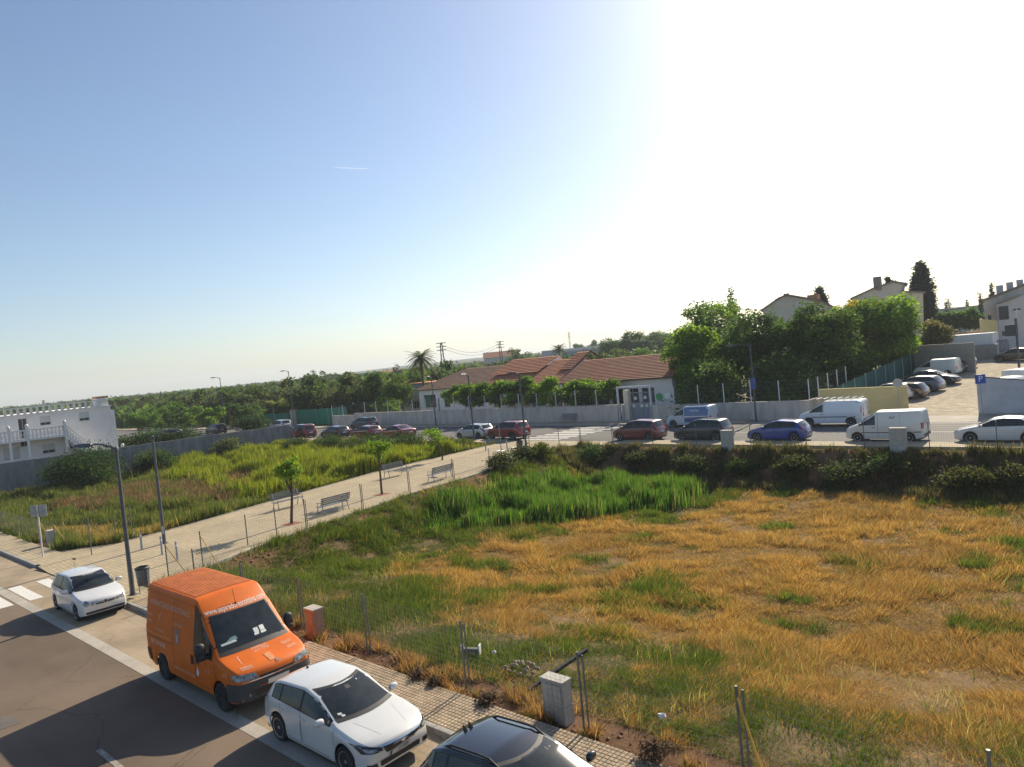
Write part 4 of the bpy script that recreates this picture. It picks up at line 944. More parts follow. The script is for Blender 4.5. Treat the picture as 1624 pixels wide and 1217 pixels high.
tmh = text_mesh('P', .62, WHITEPRINT); tp = link('letter', tmh, o); tp.location = (0, -.066, 2.62); tp.rotation_euler = (pi/2, 0, 0)
o = thing('round_sign', 'back of a round sign on a pole behind the yellow wall', 'road sign', (-15.6, 60.9, 0), radians(38))
MB().tube([(0, 0, 0), (0, 0, 2.9)], .035, 8).build('pole', STEEL, o); MB().lathe([(.36, -.05), (.36, -.07)], 24, 'y', (0, 0, 2.55)).build('plate', mat('sign_back', (.42, .42, .4), var=.1), o)
o = thing('traffic_sign', 'thin sign pole at the pavement left of the red boxy car', 'road sign', (at_n(438, 693, 46).x, 46, .12), 0)
MB().tube([(0, 0, 0), (0, 0, 3.9)], .05, 8).build('pole', DARKSTEEL, o); MB().box(-.2, .2, -.2, .2, 0, .9).build('base_box', DARKSTEEL, o)
o = thing('sign_post', 'dark post with a sign arm at the right edge of the lot', 'sign post', tuple(px(1617, 592)), 0)
MB().tube([(0, 0, 0), (0, 0, 5.3)], .11, 10).build('pole', DARKSTEEL, o); MB().box(-1.2, .1, -.06, .06, 3.6, 4.7).rot(-.6).build('panel', DARKSTEEL, o); MB().tube([(0, 0, 5.2), (.1, -.1, 6.0)], .06, 8).build('head', mat('white_pole', (.6, .6, .58)), o)
# bicycle stands and thin posts at the far path end
for k, (x, y) in enumerate(((-34.55, 36.6), (-34.9, 38.2))):
    o = thing('bicycle_stand', ('hoop' if k else 'double hoop') + ' bicycle stand by the fence at the far path end', 'bicycle stand', (x-.4, y, .03), radians(95), 'bicycle stands')
    MB().tube([(-.5, 0, 0), (-.5, 0, .78), (-.44, 0, .85), (.44, 0, .85), (.5, 0, .78), (.5, 0, 0)], .024, 8).build('hoop', STEEL, o, smooth=True)
    if not k: MB().tube([(-.5, .35, 0), (-.5, .35, .78), (-.44, .35, .85), (.44, .35, .85), (.5, .35, .78), (.5, .35, 0)], .024, 8).build('hoop', STEEL, o, smooth=True)
    MB().box(-.6, .6, -.03, .03, 0, .012).build('foot_plate', STEEL, o)
o = thing('sign_post', 'slim pale post by the bicycle stands at the far path end', 'sign post', (-35.3, 37.0, .03)); MB().tube([(0, 0, 0), (0, 0, 2.9)], .03, 8).build('pole', STEEL, o); MB().box(-.12, .12, -.12, .12, 0, .012).build('foot_plate', STEEL, o)
o = thing('leaning_beam', 'dark timber beam leaning in the grass behind the concrete meter pillar', 'beam', (0, 0, 0))
a_, b_ = Vector((-10.7, 11.2, .05)), Vector((-10.3, 13.0, .42)); MB().tube([a_, b_], .05, 4).build('beam', INK, o)
# drain cover and tree grates
tag(B('drain_cover', mat('iron_cover', (.12, .105, .09), rough=.7, var=.2), None, -20.75, -20.05, 3.5, 4.1, -.02, .006), kind='structure')
RUST = mat('tree_pit', (.26, .09, .06), rough=.9, var=.3, scale=12, bump=.5)
for i, (x, y) in enumerate(((-33.25, 19.05), (-34.8, 25.95))): tag(B('tree_pit', RUST, None, x-.4, x+.4, y-.4, y+.4, 0, .036), kind='structure')
# litter and rubble
LIT = mat('litter_white', (.72, .72, .70), rough=.6, var=.1)
o = thing('discarded_box', 'grey discarded box with two white ends lying in the grass by the fence', 'litter', (-13.25, 12.1, G(-13.25, 12.1)+.12), .45); B('box', mat('grey_felt', (.12, .12, .11), var=.2), o, -.22, .22, -.09, .09, 0, .15, .03); B('end_cap', LIT, o, -.25, -.22, -.08, .08, .0, .24, .01); B('end_cap', LIT, o, .22, .25, -.08, .08, .0, .25, .01)
def scrap(label, u, v, s):
    p = px(u, v); mb = MB().ball((0, 0, 0), (s, s*.7, s*.45), 7, 5); mb.v = [(x+random.uniform(-.3, .3)*s, y+random.uniform(-.3, .3)*s, z+random.uniform(-.2, .2)*s) for x, y, z in mb.v]
    q = mb.build('litter_scrap', LIT, None); q.location = p + Vector((0, 0, .28)); tag(q, label, 'litter')
scrap('white crumpled litter in the grass right of the concrete pillar', 1053, 1158, .09); scrap('tiny white litter scrap left of the sand heap', 785, 1052, .07)
scrap('white plastic scrap on a stick at the edge of the left field', 387, 790, .14)
o = thing('sand_heap', 'small pale heap of rubble in the grass behind the fence', 'rubble heap', tuple(px(828, 1066))); HEAP = mat('rubble', (.30, .235, .165), var=.25, scale=9)
for k in range(34):
    a = random.random()*2*pi; q = random.random()**.5*.5; MB().ball((cos(a)*q, sin(a)*q*.6, .24-.3*q), random.uniform(.025, .06), 6, 4, 1.3).build('stone', HEAP, o)
# pylons with wires
PYL = mat('pylon_dark', (.07, .07, .075), var=.1)
def pylon(label, u, vt, vb, d):
    a, b = at_d(u, vb, d), at_d(u, vt, d); z0 = float(zt(a.x, a.y)); h = b.z-z0; o = thing('power_pylon', label, 'pylon', (a.x, a.y, z0), radians(40)); w = .65
    for sx in (-1, 1):
        for sy in (-1, 1): MB().tube([(sx*w, sy*w, 0), (sx*.2, sy*.2, h)], .12, 4).build('leg', PYL, o)
    mb = MB()
    for k in range(10):
        z0_, z1_ = h*k/10, h*(k+1)/10; w0 = w+(.2-w)*k/10; w1 = w+(.2-w)*(k+1)/10; s_ = 1 if k % 2 else -1
        mb.tube([(-w0*s_, -w0, z0_), (w1*s_, -w1, z1_)], .07, 4).tube([(w0, -w0*s_, z0_), (w1, w1*s_, z1_)], .07, 4)
    mb.build('lattice', PYL, o)
    for k in range(3): MB().box(-1.3, 1.3, -.08, .08, h*(.84+.07*k), h*(.84+.07*k)+.18).build('cross_arm', PYL, o)
    return Vector((a.x, a.y, z0+h*.95))
w0 = pylon('tall dark lattice pylon right of the palm tree', 704, 543, 590, 190); w1 = pylon('dark lattice pylon above the school roof', 796, 541, 580, 230)
w2 = pylon('thin lattice pylon far behind the school', 905, 527, 560, 420)
for k in range(2):
    pts = [w0.lerp(w1, i/8) + Vector((0, 0, -2.5*math.sin(pi*i/8)-.8*k)) for i in range(9)]; o = MB().tube(pts, .045, 4).build('power_line', PYL, None); tag(o, ('upper' if not k else 'lower') + ' dark overhead wire sagging between the two nearer pylons', 'wire', 'overhead wires')
# ------------------------------------------------------------------ buildings and walls
WALLW = mat('white_render', (.74, .73, .72), rough=.9, var=.05, scale=1.5); LILAC = mat('white_house_render', (.80, .77, .75), rough=.9, var=.05, scale=1.2)
CREAM = mat('cream_render', (.62, .56, .46), rough=.9, var=.08); GREYW = mat('grey_block_wall', (.22, .22, .22), rough=.9, var=.3, scale=1.4, bump=.3, bscale=12, detail=7, stretch=(1, 1, .3))
SCHW = mat('school_wall_render', (.52, .47, .41), rough=.9, var=.22, scale=1.6, detail=7, stretch=(1, 1, .25)); YELW = mat('yellow_render', (.62, .50, .24), rough=.9, var=.08, scale=1)
DARKG = mat('window_glass', (.03, .035, .045), rough=.08, var=.3, spec=.6); SHUT = mat('roller_shutter', (.58, .57, .57), rough=.7, var=.05); FRAME = mat('window_frame', (.35, .35, .37), rough=.5, var=.1)
TILE = mat('roof_tile_red', (.34, .12, .06), rough=.85, c2=(.44, .17, .085), scale=1.3, detail=8); TILEB = mat('roof_tile_brown', (.20, .11, .07), rough=.85, c2=(.27, .15, .09), scale=1.3, detail=8)
TILED = mat('roof_tile_dark', (.22, .08, .045), rough=.85, c2=(.33, .125, .065), scale=1.3, detail=8); TERRA = mat('terracotta', (.55, .25, .12), rough=.85, var=.12, scale=2)
EAVE = mat('eave_dark', (.07, .05, .05), rough=.8)
def wall_mb(L, H, T, holes):
    """upright wall from (0,0,0) to (L,T,H) with rectangular openings (x0,x1,z0,z1)"""
    xs = sorted({0, L} | {h[0] for h in holes} | {h[1] for h in holes}); zs = sorted({0, H} | {h[2] for h in holes} | {h[3] for h in holes}); mb = MB()
    for i in range(len(xs)-1):
        for j in range(len(zs)-1):
            cx_, cz_ = (xs[i]+xs[i+1])/2, (zs[j]+zs[j+1])/2
            if any(h[0] < cx_ < h[1] and h[2] < cz_ < h[3] for h in holes): continue
            mb.box(xs[i], xs[i+1], 0, T, zs[j], zs[j+1])
    bm = bmesh.new(); vs = [bm.verts.new(v) for v in mb.v]
    for f in mb.f: bm.faces.new([vs[i] for i in f])
    bmesh.ops.remove_doubles(bm, verts=bm.verts, dist=1e-4)
    dd = {}
    for f in bm.faces: dd.setdefault(tuple(sorted(v.index for v in f.verts)), []).append(f)
    bm.verts.index_update(); dd = {}
    for f in bm.faces: dd.setdefault(frozenset(v.index for v in f.verts), []).append(f)
    bmesh.ops.delete(bm, geom=[f for g_ in dd.values() if len(g_) > 1 for f in g_], context='FACES_ONLY')
    return bm
def facade(name, root, p0, ang, L, H, T, m, wins, z=0.):
    """wins: (x0,x1,z0,z1,kind) kind: g glass, s shutter, h half shutter, d door"""
    bm = wall_mb(L, H, T, [w[:4] for w in wins]); me = bpy.data.meshes.new(name); bm.to_mesh(me); bm.free(); me.materials.append(m)
    o = link(name, me, root); o.location = (p0[0], p0[1], z); o.rotation_euler = (0, 0, ang)
    for w in wins:
        x0, x1, z0, z1, k = w; d = T*.55
        if k in 'gh': 
            q = B('window', DARKG, o, x0, x1, d, d+.02, z0, z1)
            MB().box(x0, x1, d-.04, d-.002, z0, z0+.05).box(x0, x1, d-.04, d-.002, z1-.05, z1).box(x0, x0+.05, d-.04, d-.002, z0+.05, z1-.05).box(x1-.05, x1, d-.04, d-.002, z0+.05, z1-.05).box((x0+x1)/2-.03, (x0+x1)/2+.03, d-.04, d-.002, z0+.05, z1-.05).build('window_frame', FRAME, o)
            B('window_sill', m, o, x0-.06, x1+.06, -.06, d-.05, z0-.06, z0)
        if k in 'sh': B('roller_shutter', SHUT, o, x0+.01, x1-.01, d-.09, d-.06, z0+(z1-z0)*(.3 if k == 'h' else .04), z1)
        if k == 'd': B('door', FRAME, o, x0, x1, d, d+.03, z0, z1)
    return o
def roof_slope(name, root, a, b, c, d, m, n=14, thick=.07):
    """courses of tiles from eave a-b up to ridge d-c"""
    a, b, c, d = map(Vector, (a, b, c, d)); nrm = (b-a).cross(d-a).normalized(); nrm = nrm if nrm.z > 0 else -nrm
    for k in range(n):
        u0, u1 = k/n, (k+1)/n+.02; e0, e1 = a.lerp(d, u0), b.lerp(c, u0); f0, f1 = a.lerp(d, min(1, u1)), b.lerp(c, min(1, u1)); h = nrm*thick
        MB().add([e0+h, e1+h, f1+nrm*.012, f0+nrm*.012, e0-nrm*.02, e1-nrm*.02, f1-nrm*.03, f0-nrm*.03], [(0,1,2,3),(4,7,6,5),(0,4,5,1),(1,5,6,2),(2,6,7,3),(3,7,4,0)]).build(name, m, root)
# --- long grey wall of the left field
X0 = -80.0
o = thing('boundary_wall', 'long grey block wall at the back of the left field', 'wall', (X0, 8, -1.0)); 
for k in range(13): B('wall_bay', GREYW, o, -.2, .0, k*3.0, k*3.0+2.985, 0, 3.25-.012*k*3)
# --- white house
hs = thing('white_house', 'two-storey white house with balustraded roof, balcony and outside stair', 'house', (0, 0, 0))
HX = -84.6; HT = 7.1; ztop = 6.3
cR = None
r_ = ray(181, 700); t_ = (HX)/r_.x; YR = r_.y*t_                  # right corner of the facade
Y0 = YR-26
wl = lambda u: (lambda r: r.y*(HX/r.x))(ray(u, 690)) - Y0          # pixel column -> metres along the facade
wz = lambda u, v: (lambda r: CAM_H + r.z*(HX/r.x))(ray(u, v))
wins = [(wl(66), wl(83), wz(74, 674), wz(74, 660), 'h'), (wl(129), wl(145), wz(137, 667), wz(137, 653), 'h'), (wl(31), wl(45), 3.2, wz(38, 664), 'g'),
        (wl(65), wl(85), wz(75, 719), wz(75, 704), 'h'), (wl(2), wl(28), wz(15, 729), wz(15, 711), 's'), (wl(109), wl(119), wz(114, 712), wz(114, 703), 'g')]
facade('front_wall', hs, (HX, Y0), pi/2, 26, ztop+1, .25, LILAC, [(a, b, c+1, d+1, k) for a, b, c, d, k in wins], -1.0)
# the facade faces +X here: mirror so openings look outwards
B('side_wall', LILAC, hs, HX-11, HX-.26, YR-.25, YR+.003, -1, ztop); B('back_wall', LILAC, hs, HX-11.2, HX-11, Y0, YR, -1, ztop); B('far_side_wall', LILAC, hs, HX-11, HX-.26, Y0, Y0+.2, -1, ztop)
B('roof_slab', LILAC, hs, HX-11, HX+.12, Y0, YR+.12, ztop, ztop+.1)
B('corner_pilaster', LILAC, hs, HX-.9, HX+.18, YR+.004, YR+.32, -1, ztop-.45)
B('rail', LILAC, hs, HX-.18, HX+.06, Y0, YR, ztop+.66, ztop+.78); 
BAL = MB().lathe([(.09, 0), (.1, .05), (.05, .12), (.11, .26), (.06, .42), (.05, .5), (.1, .56)], 8).mesh('baluster', LILAC, smooth=True)
nb = 44
for k in range(nb):
    o = link('baluster', BAL, hs); o.location = (HX-.06, Y0+.4+(26-1.6)*k/nb, ztop+.1); o.scale = (1.5, 1.5, 1)
ch = B('chimney', WALLW, hs, HX-1.3, HX-.1, YR-1.2, YR-.1, ztop+.1, ztop+.95); B('chimney_cap', TERRA, ch, HX-1.35, HX-.05, YR-1.25, YR-.05, ztop+.95, ztop+1.15)
B('finial', LILAC, hs, HX-.14, HX+.06, Y0+wl(75)-.1, Y0+wl(75)+.1, ztop+.78, ztop+1.3)
bz = 4.0; yb1 = Y0+wl(99)     # balcony
B('balcony_slab', LILAC, hs, HX+.01, HX+1.5, Y0, yb1, bz-.25, bz)
for k in range(24):
    o = link('baluster', BAL, hs); o.location = (HX+1.4, yb1-.3-k*.33, bz); o.scale = (1, 1, 1.35)
B('rail', LILAC, hs, HX+1.3, HX+1.5, Y0, yb1, bz+.76, bz+.88)
for yy in (yb1-.1, Y0+wl(37), Y0+wl(8)): 
    c_ = B('column', LILAC, hs, HX+1.28, HX+1.52, yy-.12, yy+.12, bz-.01, bz+1.15); MB().ball((HX+1.4, yy, bz+1.27), .15, 10, 8).build('finial', LILAC, c_, smooth=True); B('balcony_post', LILAC, hs, HX+1.3, HX+1.5, yy-.1, yy+.1, -1, bz-.26)
ys1 = Y0+wl(152)               # stair going down to the right
n_ = 14
for k in range(n_):
    y0 = yb1+(ys1-yb1)*k/n_; y1 = yb1+(ys1-yb1)*(k+1)/n_; z = bz-(bz-.4)*(k+1)/n_
    B('step', LILAC, hs, HX+.02, HX+1.45, y0+.002, y1, z-.42, z)
    o = link('baluster', BAL, hs); o.location = (HX+1.4, (y0+y1)/2, z); o.scale = (1, 1, 1.3)
d_ = Vector((0, ys1-yb1, -(bz-.4))); MB().add([(HX+1.3, yb1, bz+.78), (HX+1.5, yb1, bz+.78), (HX+1.5, ys1, .4+.74), (HX+1.3, ys1, .4+.74), (HX+1.3, yb1, bz+.9), (HX+1.5, yb1, bz+.9), (HX+1.5, ys1, 1.26), (HX+1.3, ys1, 1.26)], [(0,3,2,1),(4,5,6,7),(0,1,5,4),(1,2,6,5),(2,3,7,6),(3,0,4,7)]).build('stair_rail', LILAC, hs)
for yy in (ys1, ys1+2.0):
    c_ = B('newel', LILAC, hs, HX+1.28, HX+1.54, yy-.13, yy+.13, -1, 1.9); MB().ball((HX+1.41, yy, 2.05), .17, 10, 8).build('finial', LILAC, c_, smooth=True)
# --- school wall and fence
SW = 59.4
POSTW = mat('fence_white', (.62, .63, .64), rough=.5, var=.08)
sw = thing('school_wall', 'long pale wall with white mesh fence in front of the school', 'wall', (0, 0, 0))
def wall_run(x0, x1, h, fence=1.55, step=2.6):
    n = max(1, round((x1-x0)/step)); w = (x1-x0)/n
    for k in range(n):
        a = x0+k*w; B('wall_bay', SCHW, sw, a+.004, a+w-.004, SW, SW+.2, -.2, h)
        B('post', POSTW, sw, a-.035, a+.035, SW+.06, SW+.13, h, h+fence)
        B('wall_cap', SCHW, sw, a, a+w, SW-.02, SW+.22, h, h+.04)
        q = wire_panel(w, fence-.05, .22, .3, .0035).build('mesh_panel', WIRE, sw); q.location = (a, SW+.1, h+.04); tag(q, kind='stuff')
    B('post', POSTW, sw, x1-.035, x1+.035, SW+.06, SW+.13, h, h+fence)
GL, GR = -40.3, -36.6
wall_run(-89.5, -84.2, 1.5, 1.5); wall_run(-84.2, -66.5, 1.75, 1.5); wall_run(-66.5, GL, 1.7, 1.6); wall_run(GR, -21.8, 1.55, 1.75)
for k in range(4):   # return fence up the side of the school yard
    y0 = SW+.2+k*2.4; B('wall_bay', SCHW, sw, -22.0, -21.8, y0, y0+2.39, -.2, 1.6+.1*k); B('post', POSTW, sw, -21.94, -21.87, y0+2.3, y0+2.37, 1.6+.1*k, 3.3+.12*k)
    q = wire_panel(2.4, 1.7, .22, .3, .0035).build('mesh_panel', WIRE, sw); q.location = (-21.9, y0, 1.64+.1*k); q.rotation_euler = (0, 0, pi/2); tag(q, kind='stuff')
gt = thing('school_gate', 'grey metal double gate with notices in a white frame at the school', 'gate', (0, 0, 0)); GATEM = mat('gate_grey_blue', (.20, .23, .28), rough=.5, var=.1)
B('gate_post', POSTW, gt, GL-.08, GL+.08, SW, SW+.16, 0, 3.35); B('gate_post', POSTW, gt, GR-.08, GR+.08, SW, SW+.16, 0, 3.35); B('top_beam', POSTW, gt, GL-.1, GR+.1, SW-.01, SW+.17, 3.35, 3.5)
for k in range(2):
    x0 = GL+.95+k*1.33; lf_ = B('gate_leaf', GATEM, gt, x0, x0+1.31, SW+.9, SW+.95, .12, 1.75); 
    for j in range(9): B('gate_bar', GATEM, gt, x0+.05+j*.15, x0+.08+j*.15, SW+.91, SW+.94, 1.75, 2.75)
    B('leaf_rail', GATEM, gt, x0, x0+1.31, SW+.9, SW+.95, 2.75, 2.82)
for x, z in ((GL+1.25, 1.35), (GL+2.15, 1.35), (GL+2.7, 1.35), (GL+1.5, 2.1), (GL+2.6, 2.15)): B('notice', DOC, gt, x-.15, x+.15, SW+.86, SW+.885, z, z+.28)
B('gate_pier', CREAM, gt, GL+.35, GL+.9, SW+.5, SW+1.0, 0, 3.1); B('wing_wall', SCHW, gt, GL+.1, GL+.34, SW+.3, SW+1.0, 0, 1.7); B('threshold', CONC, gt, GL, GR, SW-.1, SW+.9, .1, .14)
o = thing('green_disc', 'round green disc sign on the mesh right of the school gate', 'sign', (GR+1.0, SW+.02, 2.35)); MB().lathe([(.38, 0), (.38, -.03)], 28, 'y').build('disc', mat('green_sign', (.03, .26, .10), rough=.5, var=.1), o); B('notice_board', DOC, o, .6, 1.15, -.02, .01, -.15, .35)
# --- school building
sb = thing('school', 'low white school building with red and brown tiled roofs', 'school building', (0, 0, 0))
YA = 65.0; EA = 3.9                                # right block
xa0, xa1 = at_n(890, 600, YA).x, at_n(1066, 600, YA).x
wn = [(xx, xx+1.5, 1.3, 2.9, 'g') for xx in np.arange(1.0, xa1-xa0-2.2, 1.9)]
facade('front_wall', sb, (xa0, YA), 0, xa1-xa0, EA, .25, WALLW, wn); B('end_wall', WALLW, sb, xa1-.25, xa1+.004, YA+.26, YA+10, 0, EA); B('end_wall', WALLW, sb, xa0-.004, xa0+.25, YA+.26, YA+10, 0, EA)
rz_ = EA+2.3
roof_slope('tile_course', sb, (xa0-.3, YA-.55, EA-.02), (xa1+.35, YA-.55, EA-.02), (xa1+.35, YA+5.2, rz_), (xa0-.3, YA+5.2, rz_), TILED, 16)
roof_slope('tile_course', sb, (xa0-.3, YA+10.9, EA-.02), (xa1+.35, YA+10.9, EA-.02), (xa1+.35, YA+5.2, rz_), (xa0-.3, YA+5.2, rz_), TILED, 6)
B('gutter', EAVE, sb, xa0-.3, xa1+.35, YA-.68, YA-.56, EA-.12, EA+.04)
for xx in (xa0, xa1): MB().add([(xx-.1, YA, EA), (xx-.1, YA+10, EA), (xx-.1, YA+5.2, rz_-.12), (xx+.1, YA, EA), (xx+.1, YA+10, EA), (xx+.1, YA+5.2, rz_-.12)], [(0,1,2),(3,5,4),(0,3,4,1),(1,4,5,2),(2,5,3,0)]).build('gable', WALLW, sb)
B('downpipe', POSTW, sb, xa1-.1, xa1, YA-.1, YA-.02, 0, EA)
YB = 67.5; EB = 4.0                                # middle block with sloped gable
xb0, xb1 = at_n(770, 590, YB).x, at_n(884, 590, YB).x
facade('front_wall', sb, (xb0, YB), 0, xb1-xb0, EB, .25, WALLW, [(xx, xx+1.4, 1.2, 2.8, 'g') for xx in np.arange(1, xb1-xb0-2, 2.4)])
rB = EB+2.5
roof_slope('tile_course', sb, (xb0-.3, YB-.55, EB), (xb1+.4, YB-.55, EB), (xb1+.4, YB+5.5, rB), (xb0-.3, YB+5.5, rB), TILE, 16)
roof_slope('tile_course', sb, (xb0-.3, YB+11.5, EB), (xb1+.4, YB+11.5, EB), (xb1+.4, YB+5.5, rB), (xb0-.3, YB+5.5, rB), TILE, 6)
MB().add([(xb1, YB, EB), (xb1, YB+11, EB), (xb1, YB+5.5, rB-.1), (xb1+.2, YB, EB), (xb1+.2, YB+11, EB), (xb1+.2, YB+5.5, rB-.1)], [(0,1,2),(3,5,4),(0,3,4,1),(1,4,5,2),(2,5,3,0)]).build('gable', WALLW, sb); B('end_wall', WALLW, sb, xb1, xb1+.2, YB, YB+11, 0, EB)
xm0 = at_n(868, 575, YB).x                        # raised piece at the gable end
roof_slope('tile_course', sb, (xm0, YB+2.2, EB+1.3), (xb1+.5, YB+2.2, EB+1.3), (xb1+.5, YB+6.3, rB+.75), (xm0, YB+6.3, rB+.75), TILE, 10, .09)
MB().tube([(xb1+.5, YB-.6, EB-.05), (xb1+.5, YB+6.3, rB+.72)], .12, 4).tube([(xb1+.5, YB+6.3, rB+.72), (xb1+.5, YB+10, EB+1.6)], .12, 4).build('verge', EAVE, sb)
xm1 = at_n(835, 575, YB).x
roof_slope('tile_course', sb, (xb0-1, YB+2.0, EB+1.25), (xm1, YB+2.0, EB+1.25), (xm1, YB+6.6, rB+.55), (xb0-1, YB+6.6, rB+.55), TILE, 10, .09)
MB().add([(xm1, YB+3.8, EB+2.0), (xm1, YB+6.6, rB+.5), (xm1, YB+7.4, EB+2.0), (xm1+.15, YB+3.8, EB+2.0), (xm1+.15, YB+6.6, rB+.5), (xm1+.15, YB+7.4, EB+2.0)], [(0,1,2),(3,5,4),(0,3,4,1),(1,4,5,2),(2,5,3,0)]).build('gable', WALLW, sb)
YC = 70.5; EC = 3.9                                # left wing, hipped brown roof
xc0, xc1 = at_n(664, 620, YC).x, at_n(785, 610, YC).x
facade('front_wall', sb, (xc0, YC), 0, xc1-xc0, EC, .25, WALLW, [(1.0, 3.6, 1.2, 3.1, 'g'), (5.4, 6.6, 1.2, 3.1, 'g')]); B('end_wall', WALLW, sb, xc0-.004, xc0+.25, YC+.26, YC+11, 0, EC)
rC = EC+2.5
roof_slope('tile_course', sb, (xc0-.5, YC-.55, EC), (xc1, YC-.55, EC), (xc1, YC+5.5, rC), (xc0+5.2, YC+5.5, rC), TILEB, 16)
roof_slope('tile_course', sb, (xc0-.5, YC+11.5, EC), (xc0-.5, YC-.55, EC), (xc0+5.2, YC+5.5, rC), (xc0+5.2, YC+5.5, rC), TILEB, 12)
B('gutter', EAVE, sb, xc0-.5, xc1, YC-.66, YC-.56, EC-.1, EC+.03)
# cream annexe and orange-roofed house left of the school
an = thing('annexe', 'low cream annexe with pale blue upper wall left of the school', 'house', (0, 0, 0))
YD = 74.0; xd0, xd1 = at_n(640, 640, YD).x, at_n(668, 640, YD).x
facade('front_wall', an, (xd0, YD), 0, xd1-xd0+1, 2.9, .25, CREAM, [(2.2, 3.8, .9, 2.1, 'g')]); B('side_wall', CREAM, an, xd0, xd0+.2, YD+.26, YD+7, 0, 2.9)
B('upper_wall', mat('pale_blue_render', (.36, .42, .50), var=.08), an, xd0+.4, xd1+1, YD+1.5, YD+7, 2.9, 4.6); B('roof', TERRA, an, xd0, xd1+1.2, YD+1.3, YD+7.2, 4.6, 4.8)
oh = thing('orange_roof_house', 'small house with bright orange tiled roof behind the school yard', 'house', (0, 0, 0))
pA = at_d(603, 612, 135); W_ = 7.; zA = pA.z
B('wall', CREAM, oh, pA.x, pA.x+W_, pA.y, pA.y+6, 0, zA); roof_slope('tile_course', oh, (pA.x-.3, pA.y-.4, zA-.1), (pA.x+W_, pA.y-.4, zA-.1), (pA.x+W_, pA.y+3.2, zA+1.1), (pA.x-.3, pA.y+3.2, zA+1.1), TERRA, 8)
roof_slope('tile_course', oh, (pA.x-.3, pA.y+6.4, zA-.1), (pA.x+W_, pA.y+6.4, zA-.1), (pA.x+W_, pA.y+3.2, zA+1.1), (pA.x-.3, pA.y+3.2, zA+1.1), TERRA, 4)
# green screens
NET = mat('green_net', (.02, .22, .13), rough=.8, var=.12, scale=3, stretch=(1, 1, .2)); NETD = mat('green_net_dark', (.02, .10, .085), rough=.8, var=.15, scale=2)
def screen(label, x0, y0, x1, y1, h0, h1, m, zb0=0., zb1=0.):
    o = thing('green_screen', label, 'screen', (0, 0, 0)); n = 40; v = []; f = []; d = Vector((x1-x0, y1-y0)); nn_ = Vector((-d.y, d.x)).normalized()
    for s_ in (0, .012):
        for i in range(n+1):
            u = i/n; w = .05*math.sin(u*37)+.03*math.sin(u*91); 
            for j in range(4): v.append((x0+d.x*u+nn_.x*(w*(j/3)+s_), y0+d.y*u+nn_.y*(w*(j/3)+s_), zb0+(zb1-zb0)*u + (h0+(h1-h0)*u)*j/3 - .04*abs(math.sin(u*25))*(j == 3)))
    K = (n+1)*4
    for i in range(n):
        for j in range(3): a = i*4+j; f.append((a, a+4, a+5, a+1)); f.append((a+K, a+K+1, a+K+5, a+K+4))
    MB().add(v, f).build('net', m, o)
    for k in range(int(d.length/3)+1):
        u = min(1, k*3/d.length); MB().tube([(x0+d.x*u-nn_.x*.05, y0+d.y*u-nn_.y*.05, zb0+(zb1-zb0)*u-.1), (x0+d.x*u-nn_.x*.05, y0+d.y*u-nn_.y*.05, zb0+(zb1-zb0)*u+h0+(h1-h0)*u+.05)], .04, 6).build('post', STEEL, o)
screen('bright green screen net between the cream pillar and the school wall', at_n(470, 660, 62.5).x, 62.5, -90.2, 62.5, 2.3, 2.5, NET)
screen('bright green screen net left of the cream pillar behind the silver car', at_n(395, 670, 62.5).x, 62.5, at_n(459, 665, 62.5).x, 62.5, 1.9, 1.9, NET)
o = thing('gate_pillar', 'cream block pillar between the two green screens', 'pillar', (at_n(466, 660, 62.4).x, 62.4, 0)); B('shaft', CREAM, o, -.6, .6, -.3, .3, 0, 2.3); B('cap', TERRA, o, -.7, .7, -.4, .4, 2.3, 2.4)
for k, u in enumerate((318, 372)):
    p = at_n(u, 690, 60.5); o = thing('gate_pillar', ('left' if not k else 'right') + ' of two orange brick pillars above the long grey wall', 'pillar', (p.x, p.y, 0)); B('shaft', TERRA, o, -.5, .5, -.3, .3, 0, 2.2); B('cap', TERRA, o, -.6, .6, -.4, .4, 2.2, 2.32)
p0, p1 = px(1318, 648), px(1500, 590)
screen('long dark green screen along the left of the dirt lot', -21.4, 63.2, p1.x-3, p1.y+2, 2.0, 2.3, NETD, .1, float(zt(p1.x-3, p1.y+2)))
# yellow and white walls of the lot
o = thing('yellow_wall', 'free-standing pale yellow wall at the entrance of the dirt lot', 'wall', (-21.6, 61.2, 0)); B('panel', YELW, o, 0, 6.55, 0, .2, -.1, 2.25); B('coping', YELW, o, -.02, 6.57, -.02, .22, 2.25, 2.29)
o = thing('white_wall', 'white wall with grey weathering and black graffiti at the right of the lot', 'wall', (-10.5, 61.4, 0))
WWALL = mat('weathered_white', (.56, .57, .60), rough=.9, c2=(.40, .41, .44), scale=.9, detail=8)
MB().add([(0, 0, -.1), (9, 0, -.1), (9, 0, 2.0), (3.2, 0, 2.25), (0, 0, 2.7), (0, .2, -.1), (9, .2, -.1), (9, .2, 2.0), (3.2, .2, 2.25), (0, .2, 2.7)], [(0,1,2,3,4),(9,8,7,6,5),(0,5,6,1),(1,6,7,2),(2,7,8,3),(3,8,9,4),(4,9,5,0)]).build('panel', WWALL, o)
MB().tube([(0, .1, 2.72), (1.5, .1, 2.52), (3.2, .1, 2.27), (9, .1, 2.02)], .05, 5).build('dark_edge', mat('damp_edge', (.06, .06, .065), var=.2), o)
gm_ = text_mesh('Ruso de T  ~', .55, mat('graffiti_grey', (.10, .10, .12), var=.3), .25); gq = link('graffiti', gm_, o); gq.location = (4.6, -.006, 1.6); gq.rotation_euler = (pi/2, 0, 0)
gm_ = text_mesh('-oll 7 q', .5, MATS['graffiti_grey'], .3); gq = link('graffiti', gm_, o); gq.location = (4.9, -.006, 1.05); gq.rotation_euler = (pi/2, 0, .0)
